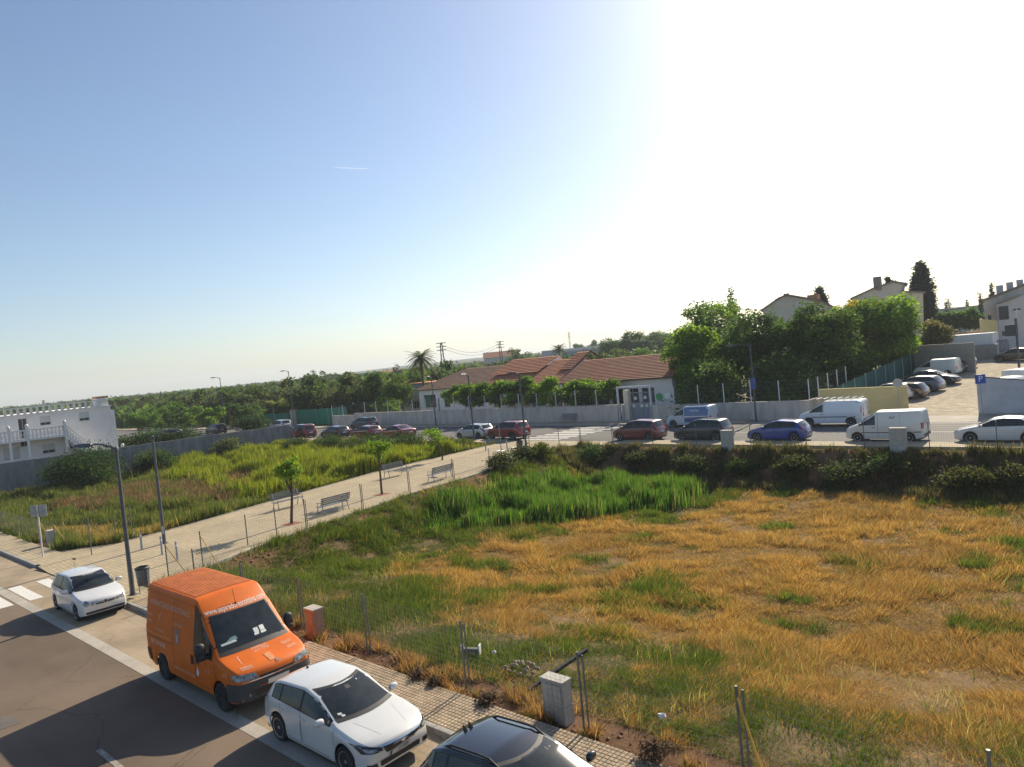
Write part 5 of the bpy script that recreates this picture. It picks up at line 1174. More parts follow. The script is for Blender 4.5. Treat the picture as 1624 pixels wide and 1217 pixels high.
# end wall and gate of the lot
pe0, pe1 = px(1440, 592), px(1547, 590)
o = thing('end_wall', 'grey block wall at the far end of the parked cars', 'wall', (0, 0, 0)); zz = float(zt(pe1.x, pe1.y))
GRYB = mat('grey_block', (.30, .28, .25), var=.15); dd_ = (pe1-pe0); 
for k in range(4): 
    q = B('wall_bay', GRYB, o, 0, dd_.length/4-.01, 0, .2, -.4, 3.0); q.location = (pe0.x+dd_.x*k/4, pe0.y+dd_.y*k/4, pe0.z+(pe1.z-pe0.z)*k/4); q.rotation_euler = (0, 0, atan2(dd_.y, dd_.x))
pg0, pg1 = px(1550, 566), px(1600, 562)
o = thing('barred_gate', 'dark barred gate across the track behind the lot', 'gate', tuple(pg0), atan2(pg1.y-pg0.y, pg1.x-pg0.x)); Lg = (pg1-pg0).length
for k in range(26): B('bar', DARKSTEEL, o, Lg*k/25-.03, Lg*k/25+.03, -.03, .03, 0, 1.7)
B('rail', DARKSTEEL, o, 0, Lg, -.04, .04, 1.7, 1.78); B('rail', DARKSTEEL, o, 0, Lg, -.04, .04, .1, .18)
# --- houses on the hill at the right
def hill_house(label, u0, u1, vt, d, depth, roofpts, m, rm, name='hill_house'):
    a, b = at_d(u0, vt, d), at_d(u1, vt, d); o = thing(name, label, 'house', (0, 0, 0)); return o, a, b
SHADEW = mat('hill_house_render', (.66, .58, .48), rough=.9, var=.08)
def prism_house(label, pts, d, back, m, rm, overhang=.4, name='hill_house'):
    """house whose gable outline (pixels, listed clockwise from the lower left) stands at distance d"""
    o = thing(name, label, 'house', (0, 0, 0)); P = [at_d(u, v, d) for u, v in pts]; z0 = float(zt(P[0].x, P[0].y))-1
    P[0].z = z0; P[-1].z = z0; rm_ = ray(sum(q[0] for q in pts)/len(pts), 500); hd = Vector((rm_.x, rm_.y, 0)).normalized(); bk = hd*back; n = len(P)
    MB().add(P + [p+bk for p in P], [list(range(n)), list(range(n, 2*n))[::-1]] + [(i, (i+1) % n, n+(i+1) % n, n+i) for i in range(n)]).build('walls', m, o)
    for i in range(1, n-2):
        a, b = P[i], P[i+1]
        if abs(b.x-a.x)+abs(b.y-a.y) < .3: continue
        dv = (b-a).normalized()*overhang; up = Vector((0, 0, .22)); f_ = -hd*overhang
        a2, b2 = a-dv+f_+Vector((0, 0, .03)), b+dv+f_+Vector((0, 0, .03)); bb = bk-f_*1.5
        MB().add([a2, b2, b2+bb, a2+bb, a2+up, b2+up, b2+bb+up, a2+bb+up], [(0,3,2,1),(4,5,6,7),(0,1,5,4),(1,2,6,5),(2,3,7,6),(3,0,4,7)]).build('roof', rm, o)
    return o, P
ROOFG = mat('roof_grey_tile', (.26, .21, .18), var=.15)
o, P = prism_house('beige hill house with low pitched roof behind the trees on the left', [(1210, 560), (1210, 492), (1233, 476), (1247, 469), (1300, 478), (1330, 492), (1330, 560)], 110, 9, SHADEW, ROOFG)
B('chimney', TERRA, o, P[4].x-1.6, P[4].x-.1, P[4].y-.6, P[4].y+.6, P[4].z-.3, P[4].z+1.1)
o, P = prism_house('tall beige hill house with steep roofline beside the large cypress', [(1345, 560), (1352, 474), (1385, 459), (1418, 448), (1436, 451), (1434, 464), (1464, 465), (1464, 560)], 115, 9, SHADEW, ROOFG)
B('chimney', ROOFG, o, P[2].x, P[2].x+1.0, P[2].y+.2, P[2].y+1.2, P[2].z-.2, P[2].z+1.9)
# right house with chimneys, made of stepped blocks
rh = thing('terraced_house', 'pale terraced house with chimneys at the right edge', 'house', (0, 0, 0))
pb = px(1590, 556); D = pb.x*FX+pb.y*FY; pc = at_d(1558, 478, D+4); zb = float(zt(pb.x, pb.y))-.5
fr = Vector((RIGHT.x, RIGHT.y, 0)); rm_ = ray(1595, 500); bk = Vector((rm_.x, rm_.y, 0)).normalized()
def blk(name, u0, u1, vt, vt2, d, m, depth=8, z0=None):
    a, b = at_d(u0, vt, d), at_d(u1, vt2, d); z_ = zb if z0 is None else z0; k = bk*depth
    A, B_ = Vector((a.x, a.y, z_)), Vector((b.x, b.y, z_)); return MB().add([A, B_, B_+k, A+k, a, b, b+k, a+k], [(0,3,2,1),(4,5,6,7),(0,1,5,4),(1,2,6,5),(2,3,7,6),(3,0,4,7)]).build(name, m, rh)
PALE = mat('pale_grey_render', (.50, .49, .50), rough=.9, var=.06)
blk('upper_block', 1560, 1640, 478, 448, D+3, SHADEW, 10); blk('front_block', 1581, 1640, 484, 462, D, PALE, 4); blk('porch', 1553, 1582, 506, 509, D-1, YELW, 3)
for (u0, u1, v0, v1) in ((1585, 1599, 508, 485), (1607, 1612, 493, 490), (1614, 1619, 492, 489), (1590, 1600, 533, 525), (1567, 1572, 508, 500)):
    a, b = at_d(u0, v0, D-.02), at_d(u1, v1, D-.02); q = bk*.04
    w_ = MB().add([Vector((a.x, a.y, a.z)), Vector((b.x, b.y, a.z)), Vector((b.x, b.y, b.z)), Vector((a.x, a.y, b.z)), Vector((a.x, a.y, a.z))-q, Vector((b.x, b.y, a.z))-q, Vector((b.x, b.y, b.z))-q, Vector((a.x, a.y, b.z))-q], [(4,5,6,7),(0,3,2,1),(0,1,5,4),(1,2,6,5),(2,3,7,6),(3,0,4,7)]).build('window', DARKG, rh)
def rslab(u0, v0, u1, v1, d, depth):
    a, b = at_d(u0, v0, d), at_d(u1, v1, d); k = bk*depth; h = Vector((0, 0, .25)); MB().add([a, b, b+k, a+k, a+h, b+h, b+k+h, a+k+h], [(0,3,2,1),(4,5,6,7),(0,1,5,4),(1,2,6,5),(2,3,7,6),(3,0,4,7)]).build('roof', ROOFG, rh)
rslab(1556, 479, 1642, 446, D+2.5, 11.5); rslab(1582, 482, 1618, 470, D-.5, 3.4)
for u, v in ((1586, 466), (1602, 461), (1618, 457)):
    a = at_d(u, v, D+6); B('chimney', PALE, rh, a.x-.35, a.x+.35, a.y-.35, a.y+.35, a.z-.6, a.z+1.1)
# walls and small buildings further up the track
o = thing('terrace_wall', 'long brown terrace wall under the hedge behind the lot', 'wall', (0, 0, 0)); a, b = at_d(1490, 545, 105), at_d(1556, 540, 105); MB().add([(a.x, a.y, a.z-3), (b.x, b.y, b.z-3), (b.x+.5, b.y+.5, b.z-3), (a.x+.5, a.y+.5, a.z-3), (a.x, a.y, a.z+1.4), (b.x, b.y, b.z+1.4), (b.x+.5, b.y+.5, b.z+1.4), (a.x+.5, a.y+.5, a.z+1.4)], [(0,3,2,1),(4,5,6,7),(0,1,5,4),(1,2,6,5),(2,3,7,6),(3,0,4,7)]).build('panel', mat('brown_wall', (.24, .19, .16), var=.2), o)
o = thing('white_shed', 'low white shed with dark window behind the end wall', 'shed', (0, 0, 0)); a = px(1500, 575); B('wall', WALLW, o, a.x-4, a.x+4.5, a.y+2, a.y+6, a.z-.5, a.z+3.0); B('lower_wall', GRYB, o, a.x-2.5, a.x+5, a.y+.8, a.y+1.98, a.z-.5, a.z+1.7); B('window', DARKG, o, a.x-.8, a.x+1.6, a.y+.76, a.y+.79, a.z+.7, a.z+1.5)
C('off_road_car', 'dark car with pale roof parked beyond the white shed', 'car', tuple(px(1523, 553)), radians(150), 'suv', NAVY)
# distant farm houses, sheds and glasshouses on the plain
def far_house(label, u, v, d, w, h, m=CREAM, rm=TERRA, flat=False, dep=None):
    p = at_d(u, v, d); z0 = float(zt(p.x, p.y)); o = thing('farm_house', label, 'house', (p.x, p.y, z0), -radians(42)*0+.74, None); dep = dep or w*.7
    H = max(h, p.z-z0); B('wall', m, o, -w/2, w/2, 0, dep, -1, H)
    if flat: B('roof', rm, o, -w/2-.2, w/2+.2, -.2, dep+.2, H, H+.3)
    else: MB().add([(-w/2-.3, -.3, H), (w/2+.3, -.3, H), (w/2+.3, dep+.3, H), (-w/2-.3, dep+.3, H), (-w/2-.3, dep/2, H+w*.16), (w/2+.3, dep/2, H+w*.16)], [(0,1,5,4),(2,3,4,5),(0,4,3),(1,2,5),(0,3,2,1)]).build('roof', rm, o)
    for k in range(2): B('window', DARKG, o, -w*.3+k*w*.35, -w*.3+k*w*.35+1.2, -.04, -.005, H*.45, H*.75)
far_house('pinkish farm house among the groves above the white house', 238, 634, 230, 12, 5, mat('pink_render', (.50, .38, .32), var=.08), TERRA, True)
far_house('pale distant house on the skyline left of the first tall lamp', 353, 616, 330, 14, 5, CREAM, CREAM, True)
far_house('low pale building among trees in the middle of the plain', 458, 612, 300, 10, 4, CREAM, TERRA)
far_house('long white-roofed shed in the groves behind the green screen', 534, 629, 170, 16, 3.2, CREAM, mat('white_sheet_roof', (.7, .7, .68), var=.05), True, 5)
far_house('small grey house at the foot of the hills', 572, 607, 330, 14, 5, PALE, PALE, True)
far_house('grey-roofed industrial hall behind the annexe left of the palm', 672, 606, 160, 14, 4.2, PALE, mat('solar_grey', (.16, .18, .22), rough=.3, var=.1), True, 8)
far_house('tiny pale house on the wooded slope left of the palm tree', 618, 592, 420, 12, 5, CREAM, TERRA)
far_house('low house with tiled roof on the slope beyond the school', 795, 566, 330, 16, 4, CREAM, TILED)
far_house('long pale glasshouse roof on the slope right of the school', 1000, 549, 240, 44, 2.6, PALE, mat('glasshouse_sheet', (.55, .56, .56), rough=.4, var=.06), True, 10)
far_house('pale shed roof on the slope behind the school gate', 905, 554, 260, 20, 2.5, PALE, MATS['glasshouse_sheet'], True, 8)
far_house('cream flat-roofed building behind the hedge at the upper right', 1545, 487, 170, 22, 4, CREAM, CREAM, True)
# ------------------------------------------------------------------ vegetation
BARK = mat('bark', (.10, .075, .05), rough=.95, var=.3, scale=6, bump=.6); LEAF = leafmat('leaves', .42); GRASS = leafmat('grass_blades', .38, .7, .15)
DRYG = leafmat('dry_grass_blades', .30, .8, .1)
def unit(n, g):
    v = g.normal(size=(n, 3)); return v/np.linalg.norm(v, axis=1, keepdims=True)
def leaf_quads(P, size, g, up=.25, asp=.55):
    """one small folded leaf (quad) at every point"""
    n = len(P); a = unit(n, g); b = unit(n, g); a[:, 2] *= .7; nn = np.cross(a, b); nn[:, 2] += up; a /= np.linalg.norm(a, axis=1, keepdims=True)
    b = np.cross(nn, a); b /= np.linalg.norm(b, axis=1, keepdims=True)+1e-9; s = size[:, None]
    V = np.stack([P-a*s*.5, P+b*s*asp*.5, P+a*s*.5, P-b*s*asp*.5], 1).reshape(-1, 3)
    F = np.arange(4*n).reshape(n, 4); return V, F
def crown_mesh(name, g, R, z0, lobes, leaves, leaf, c, cv=.25, c2=None, flat=.0, core=True, shape='round'):
    """crown of many leaf clumps; origin at the tree's foot, crown centre at height z0"""
    R = np.array(R, float)
    if shape == 'cone': 
        h = g.random(lobes); rad = (1-h)**.8*.8+.08; th = g.random(lobes)*2*pi; C = np.stack([np.cos(th)*rad*R[0]*.6, np.sin(th)*rad*R[1]*.6, (h*2-1)*R[2]], 1); r = R[0]*(.25+.45*rad)
    elif shape == 'column':
        h = (np.arange(lobes)+g.random(lobes))/lobes; rad = np.minimum(1, ((1-h)/.4+.1))**.55; th = g.random(lobes)*2*pi; C = np.stack([np.cos(th)*rad*R[0]*.38, np.sin(th)*rad*R[1]*.38, (h*2-1)*R[2]*.98], 1); r = R[0]*.62*rad
    elif shape == 'bush':
        d = unit(lobes, g); d[:, 2] = np.abs(d[:, 2]); q = g.random(lobes)**.5; r = R[:2].min()*(.26+.22*g.random(lobes)); C = d*q[:, None]*R*np.array([.75, .75, 1.25]); C[:, 2] += -R[2]+r*.35
    else:
        d = unit(lobes, g); q = g.random(lobes)**.45; C = d*q[:, None]*R*.80; r = R.min()*(.16+.32*g.random(lobes)**1.5)
        if flat: C[:, 2] = np.maximum(C[:, 2], -R[2]*flat)
    w = r**2; L = g.choice(lobes, leaves, p=w/w.sum()); dr = unit(leaves, g); dr[:, 2] = np.where(dr[:, 2] < (-.35 if shape != 'bush' else -.1), -dr[:, 2]*.6, dr[:, 2])
    rr = r[L]*(1.08-.5*g.random(leaves)**2.2); P = C[L] + dr*rr[:, None]*np.array([1, 1, .85]) + np.array([0, 0, z0])
    P += g.normal(size=P.shape)*leaf*.5
    if shape == 'bush': P += g.normal(size=P.shape)*R*np.array([.12, .12, .10]); P[:, 2] = np.abs(P[:, 2])
    tint = (1-cv+2*cv*g.random(leaves))*(.82+.36*g.random(lobes)[L])
    col_ = np.array(c)[None]*tint[:, None]
    if c2 is not None: m = (g.random(lobes) < .3)[L] & (g.random(leaves) < .7); col_[m] = np.array(c2)*tint[m, None]
    V, F = leaf_quads(P, leaf*(.7+.6*g.random(leaves)), g)
    return V, F, np.repeat(col_, 4, 0), C + np.array([0, 0, z0]), r
def trunk_mb(h, r, tips, g, lean=.1):
    mb = MB(); a = g.random()*6.28; top = Vector((cos(a)*lean*h, sin(a)*lean*h, h)); pts = [Vector((0, 0, -.3)), Vector((0, 0, .15)), top*.5+Vector((.04, 0, 0)), top]
    mb.tube(pts, [r*1.35, r, r*.8, r*.55], 8)
    for t_ in tips:
        t_ = Vector(t_); b = top*(.55+.4*g.random()); mb.tube([b, b.lerp(t_, .5)+Vector((0, 0, .08*h)), t_], [r*.45, r*.3, r*.1], 5)
    return mb
def tree(name, label, x, y, H, W, c, kind='round', leaves=6000, leaf=.28, lobes=22, group=None, c2=None, trunk=.3, seed=0, cat='tree', z=None, ysc=1., cv=.25):
    g = np.random.default_rng(1000+seed); z = float(zt(x, y)) if z is None else z; o = thing(name, label, cat, (x, y, z), 0, group)
    cz = H*(1+trunk)/2; Rz = H*(1-trunk)/2
    V, F, Cc, C, r = crown_mesh('crown', g, (W/2, W/2*ysc, Rz), cz, lobes, leaves, leaf, c, cv, c2, shape=kind)
    link('crown', np_mesh('crown', V, F, (LEAF,), colattr=Cc), o)
    k = g.choice(len(C), min(6, len(C)), replace=False); trunk_mb(max(.3, H*(trunk+.22)), max(.04, H*.022), C[k], g).build('trunk', BARK, o)
    return o
def tree_px(name, label, u, vtop, d, wpx, c, grow=1.0, **k):
    p = at_d(u, vtop, d); H = max(1.2, p.z-float(zt(p.x, p.y)))*grow; return tree(name, label, p.x, p.y, H, wpx/FPX*d, c, **k)
GD = (.065, .11, .03); GM = (.095, .16, .035); GB = (.15, .235, .035); GO = (.085, .105, .04); GY = (.26, .22, .03)
# school-yard trees
YT = 'large trees beside the school'
for i, (lab, u, vt, d, w, c, c2, lv) in enumerate((
    ('tall round tree at the left of the school-yard trees, behind the red roof end', 1118, 474, 92, 125, GM, GB, 9000),
    ('bright green bushy tree leaning over the right end of the school roof', 1098, 520, 74, 95, GB, GM, 9000),
    ('dark spreading tree in front of the left hill house', 1190, 505, 76, 130, GD, GM, 10000),
    ('big dark tree with ragged top in the middle of the school yard', 1285, 484, 72, 145, GD, GM, 13000),
    ('pale green tree with yellowing leaves below the tall hill house', 1362, 474, 82, 125, GM, GY, 10000),
    ('vivid yellow-green leafy tree at the right end of the yard trees', 1420, 482, 78, 105, GB, GM, 10000),
    ('dull olive feathery bush at the right end of the yard trees', 1478, 512, 84, 55, (.13, .12, .05), None, 4500),
    ('low dark tree behind the fence under the ragged-topped tree', 1235, 555, 68, 120, GD, GM, 8000),
    ('low dark tree behind the fence right of the blue sign', 1340, 552, 76, 110, GD, GM, 8000),
    ('low dark bushy tree at the left end of the school-yard fence', 1120, 566, 68, 110, GD, GM, 7000),
    ('dark tree leaning over the green screen of the dirt lot', 1415, 540, 86, 110, GD, GB, 8000),
    ('tall thin dark conifer poking out above the yard trees', 1159, 468, 100, 26, GD, None, 2500))):
    tree_px('yard_tree', lab, u, vt, d, w, c, leaves=int(lv*1.15), leaf=.38, lobes=40, grow=1.08, group=YT, c2=c2, trunk=.10 if vt < 540 else 0, seed=i, kind='column' if i == 11 else 'round' if vt < 540 else 'bush')
# clipped trees in front of the school
for i, (u, vt, w, c, lab) in enumerate(((742, 606, 70, GM, 'leftmost clipped tree in front of the school, round and dark'), (790, 600, 75, GM, 'clipped tree in front of the school behind the far lamp head'), (840, 599, 70, GM, 'clipped tree in front of the school with thin upright shoots'), (885, 600, 75, GB, 'bright clipped tree in front of the middle roof'), (930, 601, 75, GM, 'clipped tree nearest the school gate'))):
    p = at_n(u, vt, 62.2); H = p.z-.0; o = tree('clipped_tree', lab, p.x, p.y, H, w/FPX*(p.x*FX+p.y*FY)*1.75, c, leaves=11000, leaf=.28, lobes=40, group='clipped trees in front of the school', c2=GB, trunk=.3, seed=30+i, ysc=.6)
# young trees on the path
for i, (x, y, H, W, lab) in enumerate(((-33.25, 19.05, 3.5, 1.55, 'young tree with round crown on the paved path near the first bench pair'), (-34.8, 25.95, 3.3, 1.7, 'young tree with round crown on the path between the bench pairs'), (-41.6, 37.0, 3.0, 2.4, 'bushy young tree at the grass corner by the far path end'))):
    tree('young_tree', lab, x, y, H, W, (.13, .21, .03), leaves=650, leaf=.19, lobes=9, group='young trees along the path', trunk=.55 if i < 2 else .15, seed=50+i, z=.03)
# bushes of the left field and the banks
def bush(label, x, y, H, W, c, seed, lv=2500, leaf=.16, c2=None, name='bush', grp='bushes and weeds of the fields'):
    return tree(name, label, x, y, H, W, c, leaves=lv, leaf=leaf, lobes=18, trunk=.0, kind='bush', seed=seed, cat='bush', group=grp, c2=c2)
bush('large dark bush against the grey wall below the white house', -75.0, 22.8, 3.7, 7.6, (.03, .055, .018), 70, 14000, .2, GD)
bush('dark round bush against the grey wall right of the large bush', -77.0, 29.5, 3.0, 5.2, (.03, .055, .018), 71, 8000, .2, GD)
bush('grey-green bush in front of the grey wall where the tall grass starts', -78.0, 38.0, 2.6, 4.2, GO, 72, 4000, .2)
def bank_px(label, u, v, n, H, W, c, seed, **k):
    n = n+.9 if 42 < n < 43.4 else n; p = at_n(u, v, n); bush(label, p.x, n, H*.75, W*.85, tuple(q*.62 for q in c), seed, **k)
bank_px('dark bush on the bank at the corner by the far path end', 935, 720, 43.5, 1.3, 3.2, GD, 80, c2=GO)
bank_px('grey-green weed on the bank below the dark red family car', 1010, 730, 42.8, 1.3, 2.6, GO, 81)
bank_px('dark bush on the bank below the near-black family car', 1095, 735, 42.6, 1.5, 3.0, GO, 82, c2=GM)
bank_px('pale green sprawling weed on the bank below the blue car', 1258, 728, 42.8, 1.3, 3.2, (.10, .115, .04), 83)
bank_px('green spiky weed on the bank left of the small white van', 1345, 745, 42.2, 1.7, 3.4, (.10, .14, .045), 84)
bank_px('dark bush on the bank below the small white van', 1410, 735, 42.8, 1.4, 3.2, GD, 85, c2=GO)
bank_px('yellow-green broad weed on the bank below the white saloon', 1530, 738, 42.2, 1.6, 3.6, (.11, .12, .035), 86, lv=3500)
bank_px('yellow-green weed on the bank at the right edge', 1600, 735, 42.4, 1.6, 2.6, (.11, .12, .035), 87)
bank_px('dark bush on the bank right of the near-black family car', 1180, 740, 42.6, 1.4, 2.6, GD, 90)
bank_px('yellow-green bush on the slope left of the reeds', 862, 735, 40.0, 1.5, 2.4, (.16, .19, .04), 91); bank_px('olive bush on the slope below the far bicycle stands', 800, 760, 35.0, 1.2, 3.0, GO, 92); bank_px('dark olive bush on the slope beside the fence', 830, 748, 38.5, 1.2, 2.6, GO, 93)
for i, (u, v, W, H) in enumerate(((520, 708, 5, .8), (585, 710, 6, .85), (640, 712, 6, .85), (700, 706, 4, 1.2), (470, 708, 4, .6))): 
    bank_px(['dark low bush on the bank below the black hatchback', 'dark low bush on the bank below the half hidden red hatchback', 'dark low bush on the bank below the red saloon', 'olive bush on the bank beside the bushy young tree', 'green low bush on the bank below the boxy red car'][i], u, v, 43.4, H, W, GD if i != 3 else GO, 95+i, lv=3000)
TH = (.10, .07, .05)
for i, (x, y, s) in enumerate(((-13.3, 10.35, .38), (-12.7, 10.35, .28), (-11.0, 10.3, .42), (-7.0, 10.45, .5), (-4.9, 10.4, .3))):
    tree('thistle', ['dark dead thistle at the pavement edge behind the white hatchback', 'small dead thistle right beside the darkest one at the pavement edge', 'dark dead thistle at the pavement edge before the black car', 'wide dead thistle at the pavement edge right of the concrete pillar', 'small dead thistle at the pavement edge by the last posts'][i], x, y, s*.9, s*1.6, TH, leaves=500, leaf=.07, lobes=8, trunk=0, kind='bush', seed=110+i, cat='weed', group='dead thistles at the pavement edge', z=.05)
# palms
PALMT = mat('palm_trunk', (.13, .10, .07), rough=.95, var=.3, scale=9, bump=.8)
def palm(label, x, y, z, H, Rf, nf, c, seed, trunk_r=.22):
    g = np.random.default_rng(seed); o = thing('palm_tree', label, 'palm tree', (x, y, z)); V = []; Cc = []
    for i in range(nf):
        a = 2*pi*i*.618; el = .95-1.55*(i/nf); L = Rf*(.85+.3*g.random()); d = np.array([cos(a), sin(a), 0]); pts = []
        for k in range(15):
            t_ = k/14; pts.append(np.array([0, 0, H]) + d*L*t_*cos(el*.6) + np.array([0, 0, L*(math.sin(el)*t_ - .55*t_*t_*(1.1-.4*el))]))
        pts = np.array(pts); sd = np.array([-sin(a), cos(a), 0])
        for k in range(1, 14):
            tang = pts[k+1]-pts[k-1]; tang /= np.linalg.norm(tang); ll = Rf*.24*math.sin(pi*(.15+.8*k/14))
            for q in (-1, 1):
                for m in (0, .5):
                    b = pts[k]*(1-m)+pts[k+1]*m; tip = b + sd*q*ll*.8 + tang*ll*.6 + np.array([0, 0, -.15*ll]); wv = tang*.035*Rf*.5
                    V += [b-wv, b+wv, tip+wv*.2, tip-wv*.2]; Cc += [np.array(c)*(.75+.5*g.random())]*4
        # rib
        for k in range(14): V += [pts[k]-sd*.03, pts[k]+sd*.03, pts[k+1]+sd*.02, pts[k+1]-sd*.02]; Cc += [np.array((.16, .14, .05))]*4
    V = np.array(V); link('crown', np_mesh('crown', V, np.arange(len(V)).reshape(-1, 4), (LEAF,), colattr=np.array(Cc)), o)
    prof = [(trunk_r*(1.3 if k == 0 else 1+.05*(k % 2))*(1 - .15*k/20), H*k/20) for k in range(21)]; MB().lathe(prof, 10).ball((0, 0, H), (trunk_r*1.9, trunk_r*1.9, trunk_r*2.2), 10, 6).build('trunk', PALMT, o, smooth=True)
p = at_d(667, 567, 112); palm('tall slim date palm rising behind the school roof', p.x, p.y, 0, p.z, 2.6, 46, (.06, .085, .03), 5)
p = at_n(437, 640, 66); palm('low bushy palm behind the green screen', p.x, 66, 0, 2.6, 4.2, 44, (.13, .15, .05), 6, .4)
p = at_d(886, 552, 240); palm('distant palm on the slope behind the school', p.x, p.y, float(zt(p.x, p.y)), p.z-float(zt(p.x, p.y)), 3.2, 40, (.05, .075, .03), 8)
p = at_d(118, 640, 330); palm('distant palm on the skyline above the white house', p.x, p.y, float(zt(p.x, p.y)), p.z-float(zt(p.x, p.y)), 3.4, 36, (.05, .07, .03), 9)
# cypresses
for i, (u, vt, d, w, lab) in enumerate(((1459, 415, 128, 30, 'very tall dark cypress right of the tall hill house'), (1408, 440, 132, 16, 'cypress top showing above the tall hill house roof'), (1299, 456, 126, 26, 'dark cypress top behind the left hill house'), (1572, 447, 150, 6, 'thin cypress on the skyline left of the terraced house'), (1554, 464, 160, 6, 'small thin cypress on the skyline behind the cream building'), (1500, 474, 170, 5, 'tiny cypress, left of a pair on the right skyline'), (1505, 473, 172, 5, 'tiny cypress, right of a pair on the right skyline'), (1533, 474, 180, 5, 'tiny cypress between the pair and the cream building'), (628, 578, 210, 16, 'dark upright conifer on the slope left of the palm'), (596, 587, 118, 34, 'tall dark poplar behind the white mesh fence left of the annexe'))):
    tree_px('cypress' if i < 8 else 'upright_tree', lab, u, vt, d, w*1.25, (.028, .045, .025) if i != 9 else GD, kind='column' if i < 9 else 'round', leaves=22000 if i < 3 else 4500 if i == 9 else 1600, leaf=.42 if i < 3 else .36, lobes=110 if i < 3 else 26, group='cypresses and upright trees', trunk=.04, seed=130+i)
# trees round the annexe and behind the green screens
for i, (u, vt, d, w, c, lab) in enumerate(((632, 596, 112, 60, GM, 'leafy tree between the poplar and the annexe'), (607, 630, 104, 70, GB, 'low bright shrubbery inside the mesh fence left of the annexe'), (280, 640, 122, 110, GM, 'broad bright orange tree behind the long grey wall'), (335, 645, 118, 60, GB, 'bright leafy tree beside the lamp beyond the grey wall'), (232, 645, 126, 90, GM, 'broad green tree right of the white house'), (385, 640, 112, 75, GD, 'dark dense tree behind the green screen, left of the palm'), (412, 632, 125, 60, GO, 'olive tree behind the palm and the green screen'), (540, 637, 128, 110, GD, 'dark dense hedge tree behind the green screen right of the lamp'), (490, 645, 122, 70, GM, 'leafy green bush tree behind the green screen at the lamp'), (570, 625, 132, 60, GO, 'olive-green tree left of the poplar'))):
    tree_px('grove_tree', lab, u, vt, d, w, c, leaves=6500, leaf=.3, lobes=30, group='trees behind the far road', c2=GM, trunk=.1, seed=150+i)
for i, (u, vt, d, w, lab) in enumerate(((205, 690, 92, 70, 'dark hedge shrub just right of the white house behind the grey wall'), (245, 683, 94, 80, 'dark hedge shrub behind the middle of the grey wall'), (285, 680, 95, 70, 'dark hedge shrub behind the grey wall left of the orange pillars'), (398, 660, 108, 60, 'dark dense shrub behind the end of the grey wall'))):
    tree_px('hedge_shrub', lab, u, vt, d, w, (.03, .055, .02), leaves=4500, leaf=.28, lobes=24, group='dark hedge behind the grey wall', c2=GD, trunk=0, seed=210+i, kind='bush', cat='bush')
# pines and woods on the skyline
for i, (u, vt, d, w, c, lab) in enumerate(((497, 586, 330, 46, (.055, .08, .035), 'largest round pine on the skyline left of centre'), (530, 592, 340, 30, GD, 'round pine on the skyline right of the largest'), (547, 594, 350, 26, GD, 'smaller skyline pine, third of the group'), (474, 600, 320, 30, GD, 'dark skyline pine left of the largest'), (820, 552, 260, 40, GD, 'dark round pine behind the school roof'), (962, 528, 230, 36, GD, 'leftmost pine of the dark row above the glasshouse'), (990, 524, 230, 40, GD, 'second pine of the dark row above the glasshouse'), (1018, 521, 230, 40, GD, 'third pine of the dark row above the glasshouse'), (1046, 519, 230, 42, GD, 'rightmost pine of the dark row above the glasshouse'), (915, 541, 380, 20, GD, 'small umbrella pine on the distant ridge'), (940, 538, 400, 18, GD, 'tiny umbrella pine on the distant ridge, right one'))):
    tree_px('pine', lab, u, vt, d, w*1.1, c, leaves=2600, leaf=.55, lobes=20, group='pines on the skyline', trunk=.25, seed=170+i)
for i, (u, vt) in enumerate(((1492, 490), (1505, 487), (1520, 488), (1535, 489), (1550, 492))):
    tree_px('hedge_tree', 'dense hedge tree on the terrace behind the lot, ' + ['first', 'second', 'third', 'fourth', 'fifth'][i] + ' from the left', u, vt, 122, 40, GD, leaves=2500, leaf=.4, lobes=18, group='hedge trees on the terrace', c2=GM, trunk=.05, seed=190+i)
# groves of the plain: single trees near, one mass beyond
g = np.random.default_rng(33); protos = []
for k in range(7):
    c = tuple(q*.72 for q in [GM, GD, GO, (.085, .12, .03), (.06, .09, .03), (.10, .10, .04), GD][k])
    V, F, Cc, C, r = crown_mesh('c', g, (2.4, 2.4, 1.75), 2.0, 14, 900, .42, c, .25, GD)
    tk = trunk_mb(1.6, .12, [], g); m = len(V); tv = np.array(tk.v)
    tq = np.array([f for f in tk.f if len(f) == 4]) + m
    me = np_mesh('orchard_tree', np.vstack([V, tv]), np.vstack([F, tq]), (LEAF, BARK), colattr=np.vstack([Cc, np.full((len(tv), 3), .08)]), midx=np.concatenate([np.zeros(len(F)), np.ones(len(tq))])); protos.append(me)
cand = []
for i in range(24000):
    u = g.uniform(-60, 1120); d = 105*math.exp(g.random()*3.3) 
    r = ray(u, 600); f = r.x*FX+r.y*FY; x, y = r.x*d/f, r.y*d/f
    if y < 66 or (x > -96 and y < 88) or (x > -60 and y < 120) or (x < -80 and y < 62): continue
    if vnoise(x, y, 60, 6) < .22: continue
    cand.append((d, x, y, u))
cand.sort(); keep = []; cell = {}
for d, x, y, u in cand:
    s = 4.2 if d < 260 else 6.5 if d < 600 else 11 if d < 1100 else 17
    k = (int(x//s), int(y//s), s)
    if k in cell: continue
    cell[k] = 1; keep.append((d, x, y, u))
near, far = keep[:290], keep[290:]
for i, (d, x, y, u) in enumerate(near):
    o = link('orchard_tree', protos[g.integers(7)]); s = g.uniform(.95, 1.65); o.location = (x, y, float(zt(x, y))-.1); o.rotation_euler = (0, 0, g.random()*6.28); o.scale = (s, s, s*g.uniform(.85, 1.25))
    tag(o, 'round leafy orchard tree in the green groves beyond the far road', 'tree', 'orchard trees of the plain')
far = far[:5200]; VV = []; CC = []
